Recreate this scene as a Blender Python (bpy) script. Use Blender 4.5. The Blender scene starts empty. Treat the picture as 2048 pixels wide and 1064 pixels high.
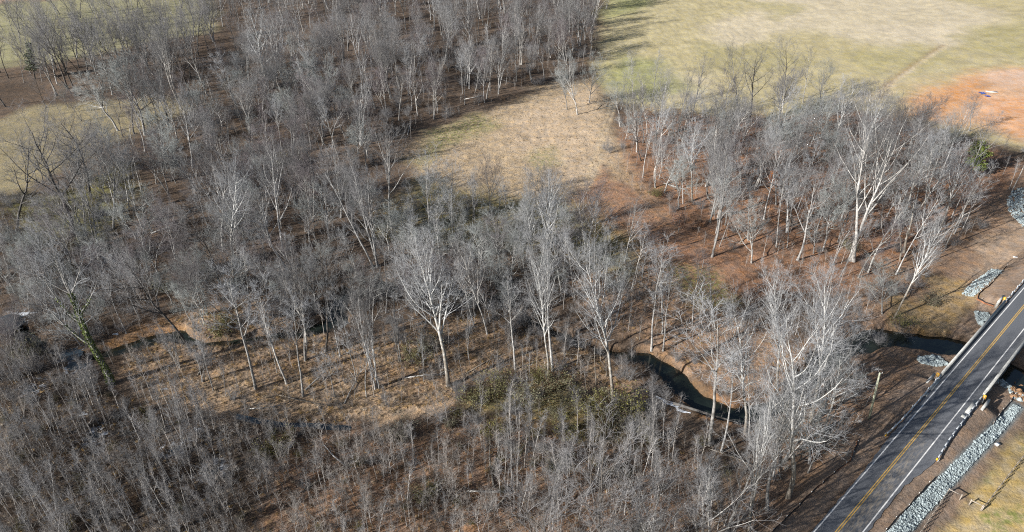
import bpy, math, random
import numpy as np
from mathutils import Vector, Matrix, Quaternion

# ------------------------------------------------------------------ camera, world, sun, exposure
SC = bpy.context.scene
COL = SC.collection
CAM_H, PITCH, ROLL, FPX = 105.0, math.radians(33), math.radians(-1.0), 1365.0
SUN_EL, SHADOW_AZ = math.radians(25.5), math.radians(28)      # shadows fall towards this azimuth (from +X)

_fw = np.array([0, math.cos(PITCH), -math.sin(PITCH)]); _rt = np.array([1.0, 0, 0]); _up = np.cross(_rt, _fw)
RT = _rt*math.cos(ROLL)+_up*math.sin(ROLL); UP = _up*math.cos(ROLL)-_rt*math.sin(ROLL); FW = _fw
cam = bpy.data.cameras.new('camera'); camo = bpy.data.objects.new('camera', cam); COL.objects.link(camo)
cam.lens = FPX/2048*36; cam.sensor_width = 36; cam.clip_start = 1; cam.clip_end = 12000
M = Matrix.Identity(4)
for i in range(3):
    M[i][0], M[i][1], M[i][2] = RT[i], UP[i], -FW[i]
M[2][3] = CAM_H
camo.matrix_world = M
SC.camera = camo

w = bpy.data.worlds.new('World'); SC.world = w; w.use_nodes = True
nt = w.node_tree; nt.nodes.clear()
sky = nt.nodes.new('ShaderNodeTexSky'); sky.sky_type = 'NISHITA'; sky.sun_disc = False
sky.sun_elevation = SUN_EL
sundir = np.array([-math.cos(SHADOW_AZ)*math.cos(SUN_EL), -math.sin(SHADOW_AZ)*math.cos(SUN_EL), math.sin(SUN_EL)])
sky.sun_rotation = math.atan2(sundir[0], sundir[1])
bg = nt.nodes.new('ShaderNodeBackground'); bg.inputs[1].default_value = 0.05
wo = nt.nodes.new('ShaderNodeOutputWorld')
nt.links.new(sky.outputs[0], bg.inputs[0]); nt.links.new(bg.outputs[0], wo.inputs[0])
sl = bpy.data.lights.new('sun', 'SUN'); sl.energy = 5.0; sl.angle = math.radians(0.5); sl.color = (1.0, 0.965, 0.91)
so = bpy.data.objects.new('sun', sl); COL.objects.link(so)
so.rotation_mode = 'QUATERNION'; so.rotation_quaternion = Vector(sundir).to_track_quat('Z', 'Y'); so.location = (0, 0, 200)
SC.view_settings.view_transform = 'Standard'; SC.view_settings.look = 'None'
SC.view_settings.exposure = 0.84; SC.view_settings.gamma = 1
SC.cycles.use_denoising = False; SC.cycles.pixel_filter_type = 'BLACKMAN_HARRIS'; SC.cycles.filter_width = 1.1
SC.cycles.max_bounces = 4; SC.cycles.diffuse_bounces = 2; SC.cycles.glossy_bounces = 2

RNG = np.random.default_rng(7)

# ------------------------------------------------------------------ pixel <-> ground helpers (source pixels, 2048 wide)
def ray(px, py):
    return FW + RT*(px-1024)/FPX - UP*(py-532)/FPX
def gz(px, py, z=0.0):
    d = ray(px, py); t = (CAM_H-z)/-d[2]
    return np.array([d[0]*t, d[1]*t])
def proj(p):
    v = np.array(p, float)-[0, 0, CAM_H]; q = v@FW
    return 1024+FPX*(v@RT)/q, 532-FPX*(v@UP)/q
def GP(poly, z=0.0):
    return np.array([gz(*p, z) for p in poly])

# value noise on numpy arrays
def _hash(ix, iy, s):
    n = (ix*374761393 + iy*668265263 + s*974634777) & 0x7fffffff
    n = ((n ^ (n >> 13))*1274126177) & 0x7fffffff
    return ((n ^ (n >> 16)) & 0xffff)/65535.0
def vnoise(x, y, s=0):
    ix = np.floor(x).astype(np.int64); iy = np.floor(y).astype(np.int64)
    fx = x-ix; fy = y-iy; fx = fx*fx*(3-2*fx); fy = fy*fy*(3-2*fy)
    a = _hash(ix, iy, s); b = _hash(ix+1, iy, s); c = _hash(ix, iy+1, s); d = _hash(ix+1, iy+1, s)
    return (a*(1-fx)+b*fx)*(1-fy)+(c*(1-fx)+d*fx)*fy
def fbm(x, y, s=0, o=4):
    v = 0; a = 0.5; t = 0
    for k in range(o):
        v = v+a*vnoise(x*2**k, y*2**k, s+k*17); t += a; a *= 0.55
    return v/t
def sstep(a, b, x):
    t = np.clip((x-a)/(b-a), 0, 1); return t*t*(3-2*t)
def polyd(x, y, pts):
    """distance to a polyline and the arc parameter index"""
    x = np.asarray(x, float); y = np.asarray(y, float)
    best = np.full(x.shape, 1e9); bt = np.zeros(x.shape)
    for i in range(len(pts)-1):
        ax, ay = pts[i]; bx, by = pts[i+1]; dx, dy = bx-ax, by-ay
        t = np.clip(((x-ax)*dx+(y-ay)*dy)/(dx*dx+dy*dy), 0, 1)
        d = np.hypot(x-ax-t*dx, y-ay-t*dy); m = d < best
        best = np.where(m, d, best); bt = np.where(m, i+t, bt)
    return best, bt
def inpoly(x, y, P):
    x = np.asarray(x, float); y = np.asarray(y, float); r = np.zeros(x.shape, bool); n = len(P)
    for i in range(n):
        x1, y1 = P[i]; x2, y2 = P[(i+1) % n]
        if y1 == y2: continue
        c = ((y1 > y) != (y2 > y)) & (x < (x2-x1)*(y-y1)/(y2-y1)+x1)
        r ^= c
    return r
def sdpoly(x, y, P):
    d, _ = polyd(x, y, list(P)+[P[0]])
    return np.where(inpoly(x, y, P), d, -d)

# ------------------------------------------------------------------ road frame
RZ = 3.0
_L0 = gz(1628, 1062, RZ); _L1 = gz(2048, 577, RZ); _R0 = gz(1728, 1062, RZ); _R1 = gz(2048, 657, RZ)
_C0 = gz(1675, 1062, RZ); _C1 = gz(2048, 612, RZ)
RD = (_C1-_C0)/np.linalg.norm(_C1-_C0); RN = np.array([RD[1], -RD[0]])      # RN points to the right-hand side of the road
RO = _C0.copy()
def st(x, y):
    return (np.asarray(x)-RO[0])*RD[0]+(np.asarray(y)-RO[1])*RD[1], (np.asarray(x)-RO[0])*RN[0]+(np.asarray(y)-RO[1])*RN[1]
def rp(s, t):
    p = RO+RD*s+RN*t; return float(p[0]), float(p[1])
def rpx(px, py, z=RZ):
    p = gz(px, py, z); s, t = st(p[0], p[1]); return float(s), float(t)
HL = -0.5*(st(*_L0)[1]+st(*_L1)[1]); HR = 0.5*(st(*_R0)[1]+st(*_R1)[1])      # half widths to the white lines
S_A = rpx(1880, 752)[0]; S_B = rpx(2004, 606)[0]                               # bridge ends
S_C = 0.5*(S_A+S_B)

# ------------------------------------------------------------------ creek
CW = [(-60, 655, 2.4), (10, 650, 2.0), (90, 700, 0.9), (170, 722, 0.9), (245, 700, 2.6), (300, 688, 2.8), (350, 672, 2.6), (400, 694, 1.2),
      (460, 692, 1.6), (540, 678, 1.2), (620, 668, 2.6), (672, 650, 3.2), (668, 615, 2.8), (700, 590, 2.4), (770, 572, 2.2), (850, 588, 0.9),
      (920, 592, 1.2), (985, 604, 1.4), (1040, 632, 0.8), (1080, 658, 1.3), (1130, 680, 1.2), (1180, 702, 1.7), (1240, 716, 1.6), (1295, 720, 2.5),
      (1338, 748, 2.8), (1375, 785, 3.3), (1415, 818, 3.4), (1470, 838, 2.5), (1550, 815, 2.2), (1620, 760, 2.6), (1680, 705, 2.8), (1740, 680, 3.4),
      (1800, 682, 3.6), (1860, 690, 3.8), (1930, 702, 4.0), (2000, 742, 4.6), (2060, 775, 4.6), (2200, 800, 4.6)]
CZ = -1.9
CP = GP([(a, b) for a, b, _ in CW], CZ); CWID = np.array([c for _, _, c in CW])
SL = [(470, 828, 0.3), (510, 838, 0.6), (560, 846, 0.25), (610, 846, 0.3), (650, 850, 0.6), (700, 853, 0.3)]       # slough below the bank
SP = GP([(a, b) for a, b, _ in SL], 0); SW = np.array([c for _, _, c in SL])
POOLS = [(20, 640, 2.6), (140, 706, 1.2), (212, 516, 1.3), (150, 730, 0.8), (60, 775, 0.9), (350, 895, 0.9), (190, 870, 0.8), (420, 940, 0.9)]
PP = GP([(a, b) for a, b, _ in POOLS], 0)

def height(x, y):
    x = np.asarray(x, float); y = np.asarray(y, float)
    z = 0.5*(fbm(x/18, y/18, 3)-0.5)*1.6 + 0.35*(fbm(x/2.6, y/2.6, 9, 3)-0.5)*1.3
    s, t = st(x, y)
    at = np.abs(t)
    # embankment: flat top, falls to the flood plain on the left and to the pasture on the right
    left = 1-sstep(4.2, 13.0, -t); right = 1-sstep(5.0, 12.0, t)
    top = np.where(t < 0, left, right)
    base = np.where(t > 0, 0.9*sstep(5, 12, t)*(1-sstep(S_A-14, S_A-4, s))+0.9*sstep(S_B+2, S_B+14, s)*sstep(5, 12, t), 0)
    gap = sstep(1.5, 6.5, np.abs(s-S_C)-(S_B-S_A)/2+3.5)
    flat = np.where((at < 5.2), 0.15, 1.0)
    z = z*flat*(1-0.6*top) + (RZ-0.14)*top*gap + base*gap*0.9
    # ground rises gently towards the upland field behind
    z = z + 4.0*sstep(260, 520, y)*1.0
    cd, ct = polyd(x+1.6*(fbm(x/7, y/7, 31)-0.5)*2, y+1.6*(fbm(x/7, y/7, 37)-0.5)*2, CP)
    wd = np.interp(ct, np.arange(len(CWID)), CWID)
    k = 1-sstep(wd*0.8, wd+1.0+0.8*(fbm(x/5, y/5, 77)-0.5), cd)
    zc = -2.7
    z = z*(1-k)+zc*k
    # low levee of soft bank beside the channel
    z = z - 0.35*np.exp(-((cd-wd-2.5)/2.0)**2)*(1-k)
    sd, s2 = polyd(x, y, SP); ws = np.interp(s2, np.arange(len(SW)), SW)
    k = 1-sstep(ws*0.5, ws+1.0, sd); z = z*(1-k)+(-0.75)*k
    for (px, py), (_, _, r) in zip(PP, POOLS):
        d = np.hypot(x-px, (y-py)); d = d+1.0*(fbm(x/2.5, y/2.5, 5)-0.5)*2
        k = 1-sstep(r*0.6, r+1.0, d); z = z*(1-k)+(-0.75)*k
    return z
def hz(x, y):
    return float(height(np.array([x]), np.array([y]))[0])
def gp(px, py):
    """ground point under a source pixel"""
    z = 0.0
    for _ in range(6):
        p = gz(px, py, z); z = 0.5*z+0.5*hz(p[0], p[1])
    return float(p[0]), float(p[1]), hz(p[0], p[1])

# ------------------------------------------------------------------ materials
def mat(name, rough=0.9, spec=0.25):
    m = bpy.data.materials.new(name); m.use_nodes = True
    b = m.node_tree.nodes['Principled BSDF']; b.inputs['Roughness'].default_value = rough
    b.inputs['Specular IOR Level'].default_value = spec
    return m, m.node_tree, b
def simple(name, col, rough=0.85, var=0.25, scale=3.0, metal=0.0, bump=0.0, spec=0.25, randv=0.0, col2=None, coord='Object'):
    m, t, b = mat(name, rough, spec); N = t.nodes; L = t.links
    tc = N.new('ShaderNodeTexCoord')
    nz = N.new('ShaderNodeTexNoise'); nz.inputs['Scale'].default_value = scale; nz.inputs['Detail'].default_value = 5
    L.new(tc.outputs[coord], nz.inputs['Vector'])
    rp_ = N.new('ShaderNodeValToRGB'); L.new(nz.outputs['Fac'], rp_.inputs[0])
    c2 = col2 if col2 else tuple(c*(1+var) for c in col)
    rp_.color_ramp.elements[0].position = 0.35; rp_.color_ramp.elements[1].position = 0.65
    rp_.color_ramp.elements[0].color = (*[c*(1-var) for c in col], 1); rp_.color_ramp.elements[1].color = (*c2, 1)
    out = rp_.outputs[0]
    if randv:
        oi = N.new('ShaderNodeObjectInfo'); mr = N.new('ShaderNodeMapRange')
        mr.inputs[3].default_value = 1-randv; mr.inputs[4].default_value = 1+randv
        L.new(oi.outputs['Random'], mr.inputs[0])
        hs = N.new('ShaderNodeHueSaturation'); L.new(out, hs.inputs['Color']); L.new(mr.outputs[0], hs.inputs['Value'])
        sm = N.new('ShaderNodeMath'); sm.operation = 'FRACT'
        mm = N.new('ShaderNodeMath'); mm.operation = 'MULTIPLY'; mm.inputs[1].default_value = 7.3
        L.new(oi.outputs['Random'], mm.inputs[0]); L.new(mm.outputs[0], sm.inputs[0])
        m2 = N.new('ShaderNodeMapRange'); m2.inputs[3].default_value = 0.55; m2.inputs[4].default_value = 1.5
        L.new(sm.outputs[0], m2.inputs[0]); L.new(m2.outputs[0], hs.inputs['Saturation'])
        out = hs.outputs[0]
    L.new(out, b.inputs['Base Color']); b.inputs['Metallic'].default_value = metal
    if bump:
        bp = N.new('ShaderNodeBump'); bp.inputs['Strength'].default_value = bump; bp.inputs['Distance'].default_value = 0.05
        L.new(nz.outputs['Fac'], bp.inputs['Height']); L.new(bp.outputs[0], b.inputs['Normal'])
    return m
MAT = {}
MAT['bark'] = simple('grey_bark', (0.30, 0.292, 0.28), var=0.4, scale=1.6, randv=0.45)
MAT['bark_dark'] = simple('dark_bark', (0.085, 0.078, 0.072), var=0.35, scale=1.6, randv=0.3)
def sycamore_bark():
    m, t, b = mat('sycamore_bark', 0.8, 0.2); N = t.nodes; L = t.links
    tc = N.new('ShaderNodeTexCoord'); sx = N.new('ShaderNodeSeparateXYZ'); L.new(tc.outputs['Object'], sx.inputs[0])
    nz = N.new('ShaderNodeTexNoise'); nz.inputs['Scale'].default_value = 1.3; nz.inputs['Detail'].default_value = 5; nz.inputs['Roughness'].default_value = 0.7
    L.new(tc.outputs['Object'], nz.inputs['Vector'])
    hgt = N.new('ShaderNodeMapRange'); hgt.inputs[1].default_value = 1; hgt.inputs[2].default_value = 19; hgt.inputs[3].default_value = -0.19; hgt.inputs[4].default_value = 0.13
    L.new(sx.outputs[2], hgt.inputs[0]); ad = N.new('ShaderNodeMath'); L.new(nz.outputs['Fac'], ad.inputs[0]); L.new(hgt.outputs[0], ad.inputs[1])
    r = N.new('ShaderNodeValToRGB'); L.new(ad.outputs[0], r.inputs[0]); e = r.color_ramp.elements
    e[0].position = 0.36; e[0].color = (0.20, 0.175, 0.145, 1); e[1].position = 0.66; e[1].color = (0.55, 0.555, 0.55, 1)
    q = e.new(0.47); q.color = (0.34, 0.325, 0.295, 1)
    L.new(r.outputs[0], b.inputs['Base Color']); return m
MAT['bark_white'] = sycamore_bark()
MAT['twig'] = simple('twig_grey', (0.195, 0.192, 0.195), var=0.2, scale=0.6, randv=0.3)
MAT['twig_pale'] = simple('twig_pale', (0.29, 0.295, 0.305), var=0.2, scale=0.6, randv=0.15)
MAT['twig_mauve'] = simple('twig_mauve', (0.165, 0.150, 0.155), var=0.2, scale=0.6, randv=0.25)
MAT['twig_lichen'] = simple('twig_lichen', (0.27, 0.285, 0.28), var=0.2, scale=0.6, randv=0.2)
MAT['sapling'] = simple('sapling_bark', (0.39, 0.37, 0.35), var=0.25, scale=0.8, randv=0.35)
MAT['brush'] = simple('brush_twig', (0.125, 0.094, 0.072), var=0.4, scale=0.5, randv=0.35)
MAT['brush_pale'] = simple('sapling_twig', (0.225, 0.205, 0.19), var=0.25, scale=0.5, randv=0.35)
MAT['olive'] = simple('olive_leaf', (0.165, 0.16, 0.085), var=0.4, scale=0.7, randv=0.3)
MAT['pine'] = simple('pine_needle', (0.10, 0.15, 0.045), var=0.4, scale=0.8, randv=0.2)
MAT['cedar'] = simple('cedar_green', (0.17, 0.21, 0.05), var=0.35, scale=0.8)
MAT['ivy'] = simple('ivy_leaf', (0.10, 0.13, 0.035), var=0.4, scale=0.8)
MAT['rust_leaf'] = simple('dead_oak_leaf', (0.34, 0.16, 0.085), var=0.3, scale=1.5, randv=0.2)
MAT['straw'] = simple('dry_grass_blade', (0.33, 0.25, 0.155), var=0.3, scale=0.4, randv=0.35)
MAT['rock'] = simple('riprap_stone', (0.31, 0.36, 0.37), var=0.3, scale=2.2, coord='Object')
MAT['rock_wet'] = simple('brown_clod', (0.27, 0.16, 0.09), var=0.35, scale=1.3)
MAT['concrete'] = simple('concrete', (0.42, 0.42, 0.40), var=0.12, scale=1.2, rough=0.8)
MAT['galv'] = simple('galvanised_steel', (0.52, 0.55, 0.58), var=0.1, scale=2, rough=0.45, metal=0.15, spec=0.5)
MAT['post_wood'] = simple('weathered_wood', (0.33, 0.29, 0.25), var=0.25, scale=4)
MAT['pole'] = simple('treated_pole', (0.42, 0.44, 0.33), var=0.2, scale=1.5)
MAT['yellow'] = simple('yellow_reflector', (0.80, 0.42, 0.03), var=0.08, scale=3, rough=0.5)
MAT['black_fab'] = simple('black_fabric', (0.022, 0.022, 0.024), var=0.2, scale=3, rough=0.7)
MAT['clay_roll'] = simple('clay_edge', (0.38, 0.17, 0.09), var=0.25, scale=2)
MAT['white'] = simple('white_plastic', (0.78, 0.78, 0.77), var=0.06, scale=2, rough=0.5)
MAT['blue'] = simple('blue_tarp', (0.05, 0.11, 0.42), var=0.25, scale=2, rough=0.5)
MAT['paint_w'] = simple('white_road_paint', (0.72, 0.71, 0.69), var=0.14, scale=1.5, rough=0.6)
MAT['paint_y'] = simple('yellow_road_paint', (0.62, 0.38, 0.09), var=0.15, scale=1.5, rough=0.6)
MAT['snow'] = simple('old_snow', (0.62, 0.66, 0.72), var=0.25, scale=1.5, rough=0.6)

def asphalt():
    m, t, b = mat('asphalt', 0.78, 0.35); N = t.nodes; L = t.links
    tc = N.new('ShaderNodeTexCoord')
    at = N.new('ShaderNodeAttribute'); at.attribute_name = 'lat'
    n1 = N.new('ShaderNodeTexNoise'); n1.inputs['Scale'].default_value = 0.16; n1.inputs['Detail'].default_value = 6
    n2 = N.new('ShaderNodeTexNoise'); n2.inputs['Scale'].default_value = 5.0; n2.inputs['Detail'].default_value = 4
    mp = N.new('ShaderNodeMapping'); mp.inputs['Scale'].default_value = (1, 0.18, 1)
    L.new(at.outputs['Vector'], mp.inputs[0]); L.new(mp.outputs[0], n1.inputs['Vector']); L.new(tc.outputs['Object'], n2.inputs['Vector'])
    r = N.new('ShaderNodeValToRGB'); L.new(n2.outputs['Fac'], r.inputs[0])
    r.color_ramp.elements[0].position = 0.3; r.color_ramp.elements[1].position = 0.75
    r.color_ramp.elements[0].color = (0.090, 0.096, 0.108, 1); r.color_ramp.elements[1].color = (0.165, 0.172, 0.188, 1)
    # dust dragged along the wheel tracks of the right lane near the bottom
    du = N.new('ShaderNodeTexNoise'); du.inputs['Scale'].default_value = 1.1; du.inputs['Detail'].default_value = 7
    mp2 = N.new('ShaderNodeMapping'); mp2.inputs['Scale'].default_value = (3.0, 0.55, 1)
    L.new(at.outputs['Vector'], mp2.inputs[0]); L.new(mp2.outputs[0], du.inputs['Vector'])
    sx = N.new('ShaderNodeSeparateXYZ'); L.new(at.outputs['Vector'], sx.inputs[0])
    rr = N.new('ShaderNodeMapRange'); rr.interpolation_type = 'SMOOTHSTEP'
    rr.inputs[1].default_value = 46; rr.inputs[2].default_value = 10; L.new(sx.outputs[1], rr.inputs[0])
    ab = N.new('ShaderNodeMath'); ab.operation = 'SUBTRACT'; ab.inputs[1].default_value = 1.3; L.new(sx.outputs[0], ab.inputs[0])
    ab2 = N.new('ShaderNodeMath'); ab2.operation = 'ABSOLUTE'; L.new(ab.outputs[0], ab2.inputs[0])
    r3 = N.new('ShaderNodeMapRange'); r3.interpolation_type = 'SMOOTHSTEP'; r3.inputs[1].default_value = 2.2; r3.inputs[2].default_value = 0.2
    L.new(ab2.outputs[0], r3.inputs[0])
    r4 = N.new('ShaderNodeMapRange'); r4.inputs[1].default_value = 0.42; r4.inputs[2].default_value = 0.68; L.new(du.outputs['Fac'], r4.inputs[0])
    m1 = N.new('ShaderNodeMath'); m1.operation = 'MULTIPLY'; L.new(rr.outputs[0], m1.inputs[0]); L.new(r3.outputs[0], m1.inputs[1])
    m2 = N.new('ShaderNodeMath'); m2.operation = 'MULTIPLY'; L.new(m1.outputs[0], m2.inputs[0]); L.new(r4.outputs[0], m2.inputs[1])
    mx = N.new('ShaderNodeMix'); mx.data_type = 'RGBA'; L.new(m2.outputs[0], mx.inputs[0]); L.new(r.outputs[0], mx.inputs[6])
    mx.inputs[7].default_value = (0.33, 0.28, 0.22, 1)
    r5 = N.new('ShaderNodeMapRange'); r5.inputs[1].default_value = 0.3; r5.inputs[2].default_value = 0.7; r5.inputs[3].default_value = 0.75; r5.inputs[4].default_value = 1.3
    L.new(n1.outputs['Fac'], r5.inputs[0])
    hs = N.new('ShaderNodeHueSaturation'); L.new(mx.outputs[2], hs.inputs['Color']); L.new(r5.outputs[0], hs.inputs['Value'])
    L.new(hs.outputs[0], b.inputs['Base Color'])
    bp = N.new('ShaderNodeBump'); bp.inputs['Strength'].default_value = 0.3; bp.inputs['Distance'].default_value = 0.02
    L.new(n2.outputs['Fac'], bp.inputs['Height']); L.new(bp.outputs[0], b.inputs['Normal'])
    return m
MAT['asphalt'] = asphalt()

def water_mat(name, col, rough):
    m, t, b = mat(name, rough, 0.5); N = t.nodes; L = t.links
    tc = N.new('ShaderNodeTexCoord')
    nz = N.new('ShaderNodeTexNoise'); nz.inputs['Scale'].default_value = 0.35; nz.inputs['Detail'].default_value = 4
    L.new(tc.outputs['Object'], nz.inputs['Vector'])
    r = N.new('ShaderNodeValToRGB'); L.new(nz.outputs['Fac'], r.inputs[0])
    r.color_ramp.elements[0].position = 0.35; r.color_ramp.elements[1].position = 0.7
    r.color_ramp.elements[0].color = (*[c*0.6 for c in col], 1); r.color_ramp.elements[1].color = (*[c*1.5 for c in col], 1)
    L.new(r.outputs[0], b.inputs['Base Color'])
    n2 = N.new('ShaderNodeTexNoise'); n2.inputs['Scale'].default_value = 1.7; n2.inputs['Detail'].default_value = 3
    L.new(tc.outputs['Object'], n2.inputs['Vector'])
    bp = N.new('ShaderNodeBump'); bp.inputs['Strength'].default_value = 0.25; bp.inputs['Distance'].default_value = 0.05
    L.new(n2.outputs['Fac'], bp.inputs['Height']); L.new(bp.outputs[0], b.inputs['Normal'])
    return m
MAT['water'] = water_mat('creek_water', (0.010, 0.014, 0.011), 0.10)
MAT['pool'] = water_mat('icy_pool', (0.03, 0.045, 0.06), 0.3)

def ground_mat():
    m, t, b = mat('ground_soil', 0.95, 0.1); N = t.nodes; L = t.links
    tc = N.new('ShaderNodeTexCoord')
    vc = N.new('ShaderNodeAttribute'); vc.attribute_name = 'zone'
    ms = N.new('ShaderNodeAttribute'); ms.attribute_name = 'mix'      # r = litter speckle, g = grass streak, b = snow
    sp = N.new('ShaderNodeSeparateColor'); L.new(ms.outputs['Color'], sp.inputs[0])
    def noise(scale, detail=4, rough=0.6, stretch=None):
        n = N.new('ShaderNodeTexNoise'); n.inputs['Scale'].default_value = scale; n.inputs['Detail'].default_value = detail
        n.inputs['Roughness'].default_value = rough
        if stretch:
            mp = N.new('ShaderNodeMapping'); mp.inputs['Scale'].default_value = stretch; mp.inputs['Rotation'].default_value = (0, 0, 0.5)
            L.new(tc.outputs['Object'], mp.inputs[0]); L.new(mp.outputs[0], n.inputs['Vector'])
        else: L.new(tc.outputs['Object'], n.inputs['Vector'])
        return n
    nf = noise(1.9, 6, 0.75); nm = noise(0.45, 5, 0.6); nl = noise(0.09, 4, 0.6)
    def mr(src, a, b_, c, d):
        r = N.new('ShaderNodeMapRange'); r.inputs[1].default_value = a; r.inputs[2].default_value = b_
        r.inputs[3].default_value = c; r.inputs[4].default_value = d; L.new(src, r.inputs[0]); return r.outputs[0]
    def mul(a, b_):
        n = N.new('ShaderNodeMath'); n.operation = 'MULTIPLY'; L.new(a, n.inputs[0])
        if isinstance(b_, float): n.inputs[1].default_value = b_
        else: L.new(b_, n.inputs[1])
        return n.outputs[0]
    v = mul(mul(mr(nf.outputs['Fac'], 0.3, 0.7, 0.62, 1.42), mr(nm.outputs['Fac'], 0.3, 0.7, 0.72, 1.28)), mr(nl.outputs['Fac'], 0.3, 0.7, 0.85, 1.15))
    # smooth fields vary less than litter
    vm = N.new('ShaderNodeMix'); vm.data_type = 'FLOAT'; L.new(sp.outputs[0], vm.inputs[0]); L.new(v, vm.inputs[3])
    L.new(mr(nf.outputs['Fac'], 0.3, 0.7, 0.86, 1.14), vm.inputs[2])
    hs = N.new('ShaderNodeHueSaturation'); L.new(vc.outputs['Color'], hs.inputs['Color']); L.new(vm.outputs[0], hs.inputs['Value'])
    L.new(mr(nm.outputs['Fac'], 0.3, 0.7, 0.75, 1.25), hs.inputs['Saturation'])
    # grey-dark twig litter flecks
    n5 = noise(3.2, 3, 0.7)
    fl = mul(mr(n5.outputs['Fac'], 0.56, 0.66, 0.0, 0.7), sp.outputs[0])
    mx = N.new('ShaderNodeMix'); mx.data_type = 'RGBA'; L.new(fl, mx.inputs[0]); L.new(hs.outputs[0], mx.inputs[6]); mx.inputs[7].default_value = (0.06, 0.045, 0.035, 1)
    # green growth
    n6 = noise(0.8, 5, 0.65)
    gr = mul(mr(n6.outputs['Fac'], 0.42, 0.6, 0.15, 1.0), sp.outputs[1])
    mg = N.new('ShaderNodeMix'); mg.data_type = 'RGBA'; L.new(gr, mg.inputs[0]); L.new(mx.outputs[2], mg.inputs[6]); mg.inputs[7].default_value = (0.20, 0.22, 0.062, 1)
    # snow flecks
    sn = mul(mr(n6.outputs['Fac'], 0.50, 0.56, 0.0, 1.0), sp.outputs[2])
    mw = N.new('ShaderNodeMix'); mw.data_type = 'RGBA'; L.new(sn, mw.inputs[0]); L.new(mg.outputs[2], mw.inputs[6]); mw.inputs[7].default_value = (0.6, 0.64, 0.7, 1)
    L.new(mw.outputs[2], b.inputs['Base Color'])
    bp = N.new('ShaderNodeBump'); bp.inputs['Distance'].default_value = 0.35
    L.new(mr(sp.outputs[0], 0, 1, 0.35, 0.95), bp.inputs['Strength'])
    ad = N.new('ShaderNodeMath'); ad.operation = 'ADD'; L.new(nf.outputs['Fac'], ad.inputs[0]); L.new(nm.outputs['Fac'], ad.inputs[1])
    L.new(ad.outputs[0], bp.inputs['Height']); L.new(bp.outputs[0], b.inputs['Normal'])
    return m
MAT['ground'] = ground_mat()

# ------------------------------------------------------------------ mesh helpers
def mesh_np(name, V, F, mats, midx=None, smooth=False):
    """V (n,3); F list of (m,k) index arrays"""
    me = bpy.data.meshes.new(name)
    V = np.asarray(V, np.float32); me.vertices.add(len(V)); me.vertices.foreach_set('co', V.ravel())
    F = [np.asarray(f, np.int32) for f in F if len(f)]
    nl = sum(f.size for f in F); npoly = sum(len(f) for f in F)
    me.loops.add(nl); me.loops.foreach_set('vertex_index', np.concatenate([f.ravel() for f in F]))
    me.polygons.add(npoly)
    tot = np.concatenate([np.full(len(f), f.shape[1], np.int32) for f in F])
    start = np.concatenate([[0], np.cumsum(tot)[:-1]]).astype(np.int32)
    me.polygons.foreach_set('loop_start', start)
    for m in mats: me.materials.append(m)
    if midx is not None: me.polygons.foreach_set('material_index', np.asarray(midx, np.int32))
    if smooth: me.polygons.foreach_set('use_smooth', np.ones(npoly, bool))
    me.update(); me.validate()
    return me
def link(name, me, parent=None, loc=None):
    o = bpy.data.objects.new(name, me); COL.objects.link(o)
    if parent is not None: o.parent = parent
    if loc is not None: o.location = loc
    return o
def tag(o, label=None, cat=None, group=None, kind=None):
    if label: o['label'] = label
    if cat: o['category'] = cat
    if group: o['group'] = group
    if kind: o['kind'] = kind
    return o
def empty(name, loc=(0, 0, 0)):
    o = bpy.data.objects.new(name, None); COL.objects.link(o); o.location = loc; o.empty_display_size = 0.5; return o

class MB:
    """collects boxes and tubes into one mesh"""
    def __init__(s): s.V = []; s.F = {3: [], 4: []}; s.n = 0
    def add(s, V, F):
        V = np.asarray(V, float); s.V.append(V)
        for f in F: s.F[len(f)].append([i+s.n for i in f])
        s.n += len(V); return s
    def box(s, c, size, ax=(1, 0, 0), ay=(0, 1, 0), az=(0, 0, 1)):
        c = np.array(c, float); ax, ay, az = [np.array(a, float)*k/2 for a, k in zip((ax, ay, az), size)]
        V = [c+i*ax+j*ay+k*az for k in (-1, 1) for j in (-1, 1) for i in (-1, 1)]
        return s.add(V, [(0, 2, 3, 1), (4, 5, 7, 6), (0, 1, 5, 4), (2, 6, 7, 3), (0, 4, 6, 2), (1, 3, 7, 5)])
    def tube(s, P, R, n=6, cap=True):
        V, F = tube_np(np.array([P], float), np.array([R], float), n)
        fl = [tuple(q) for q in F]
        if cap:
            m = len(P); c0 = len(V); V = np.vstack([V, P[0], P[-1]])
            fl += [(c0, (k+1) % n, k) for k in range(n)]+[(c0+1, (m-1)*n+k, (m-1)*n+(k+1) % n) for k in range(n)]
        return s.add(V, fl)
    def prism(s, sec, path_a, path_b, ax, az):
        """extrude 2-D section (u along ax, v along az) from a to b"""
        n = len(sec); A = [np.array(path_a)+u*np.array(ax)+v*np.array(az) for u, v in sec]; B = [np.array(path_b)+u*np.array(ax)+v*np.array(az) for u, v in sec]
        fl = [(i, (i+1) % n, n+(i+1) % n, n+i) for i in range(n)]
        if n == 4: fl += [(3, 2, 1, 0), (4, 5, 6, 7)]
        else:
            for k in range(1, n-1): fl += [(0, k+1, k), (n, n+k, n+k+1)]
        return s.add(A+B, fl)
    def mesh(s, name, m, smooth=False):
        return mesh_np(name, np.vstack(s.V), [s.F[3], s.F[4]], m if isinstance(m, list) else [m], smooth=smooth)
    def build(s, name, m, parent=None, loc=None, smooth=False):
        me = s.mesh(name, m, smooth)
        return link(name, me, parent, loc)

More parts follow.
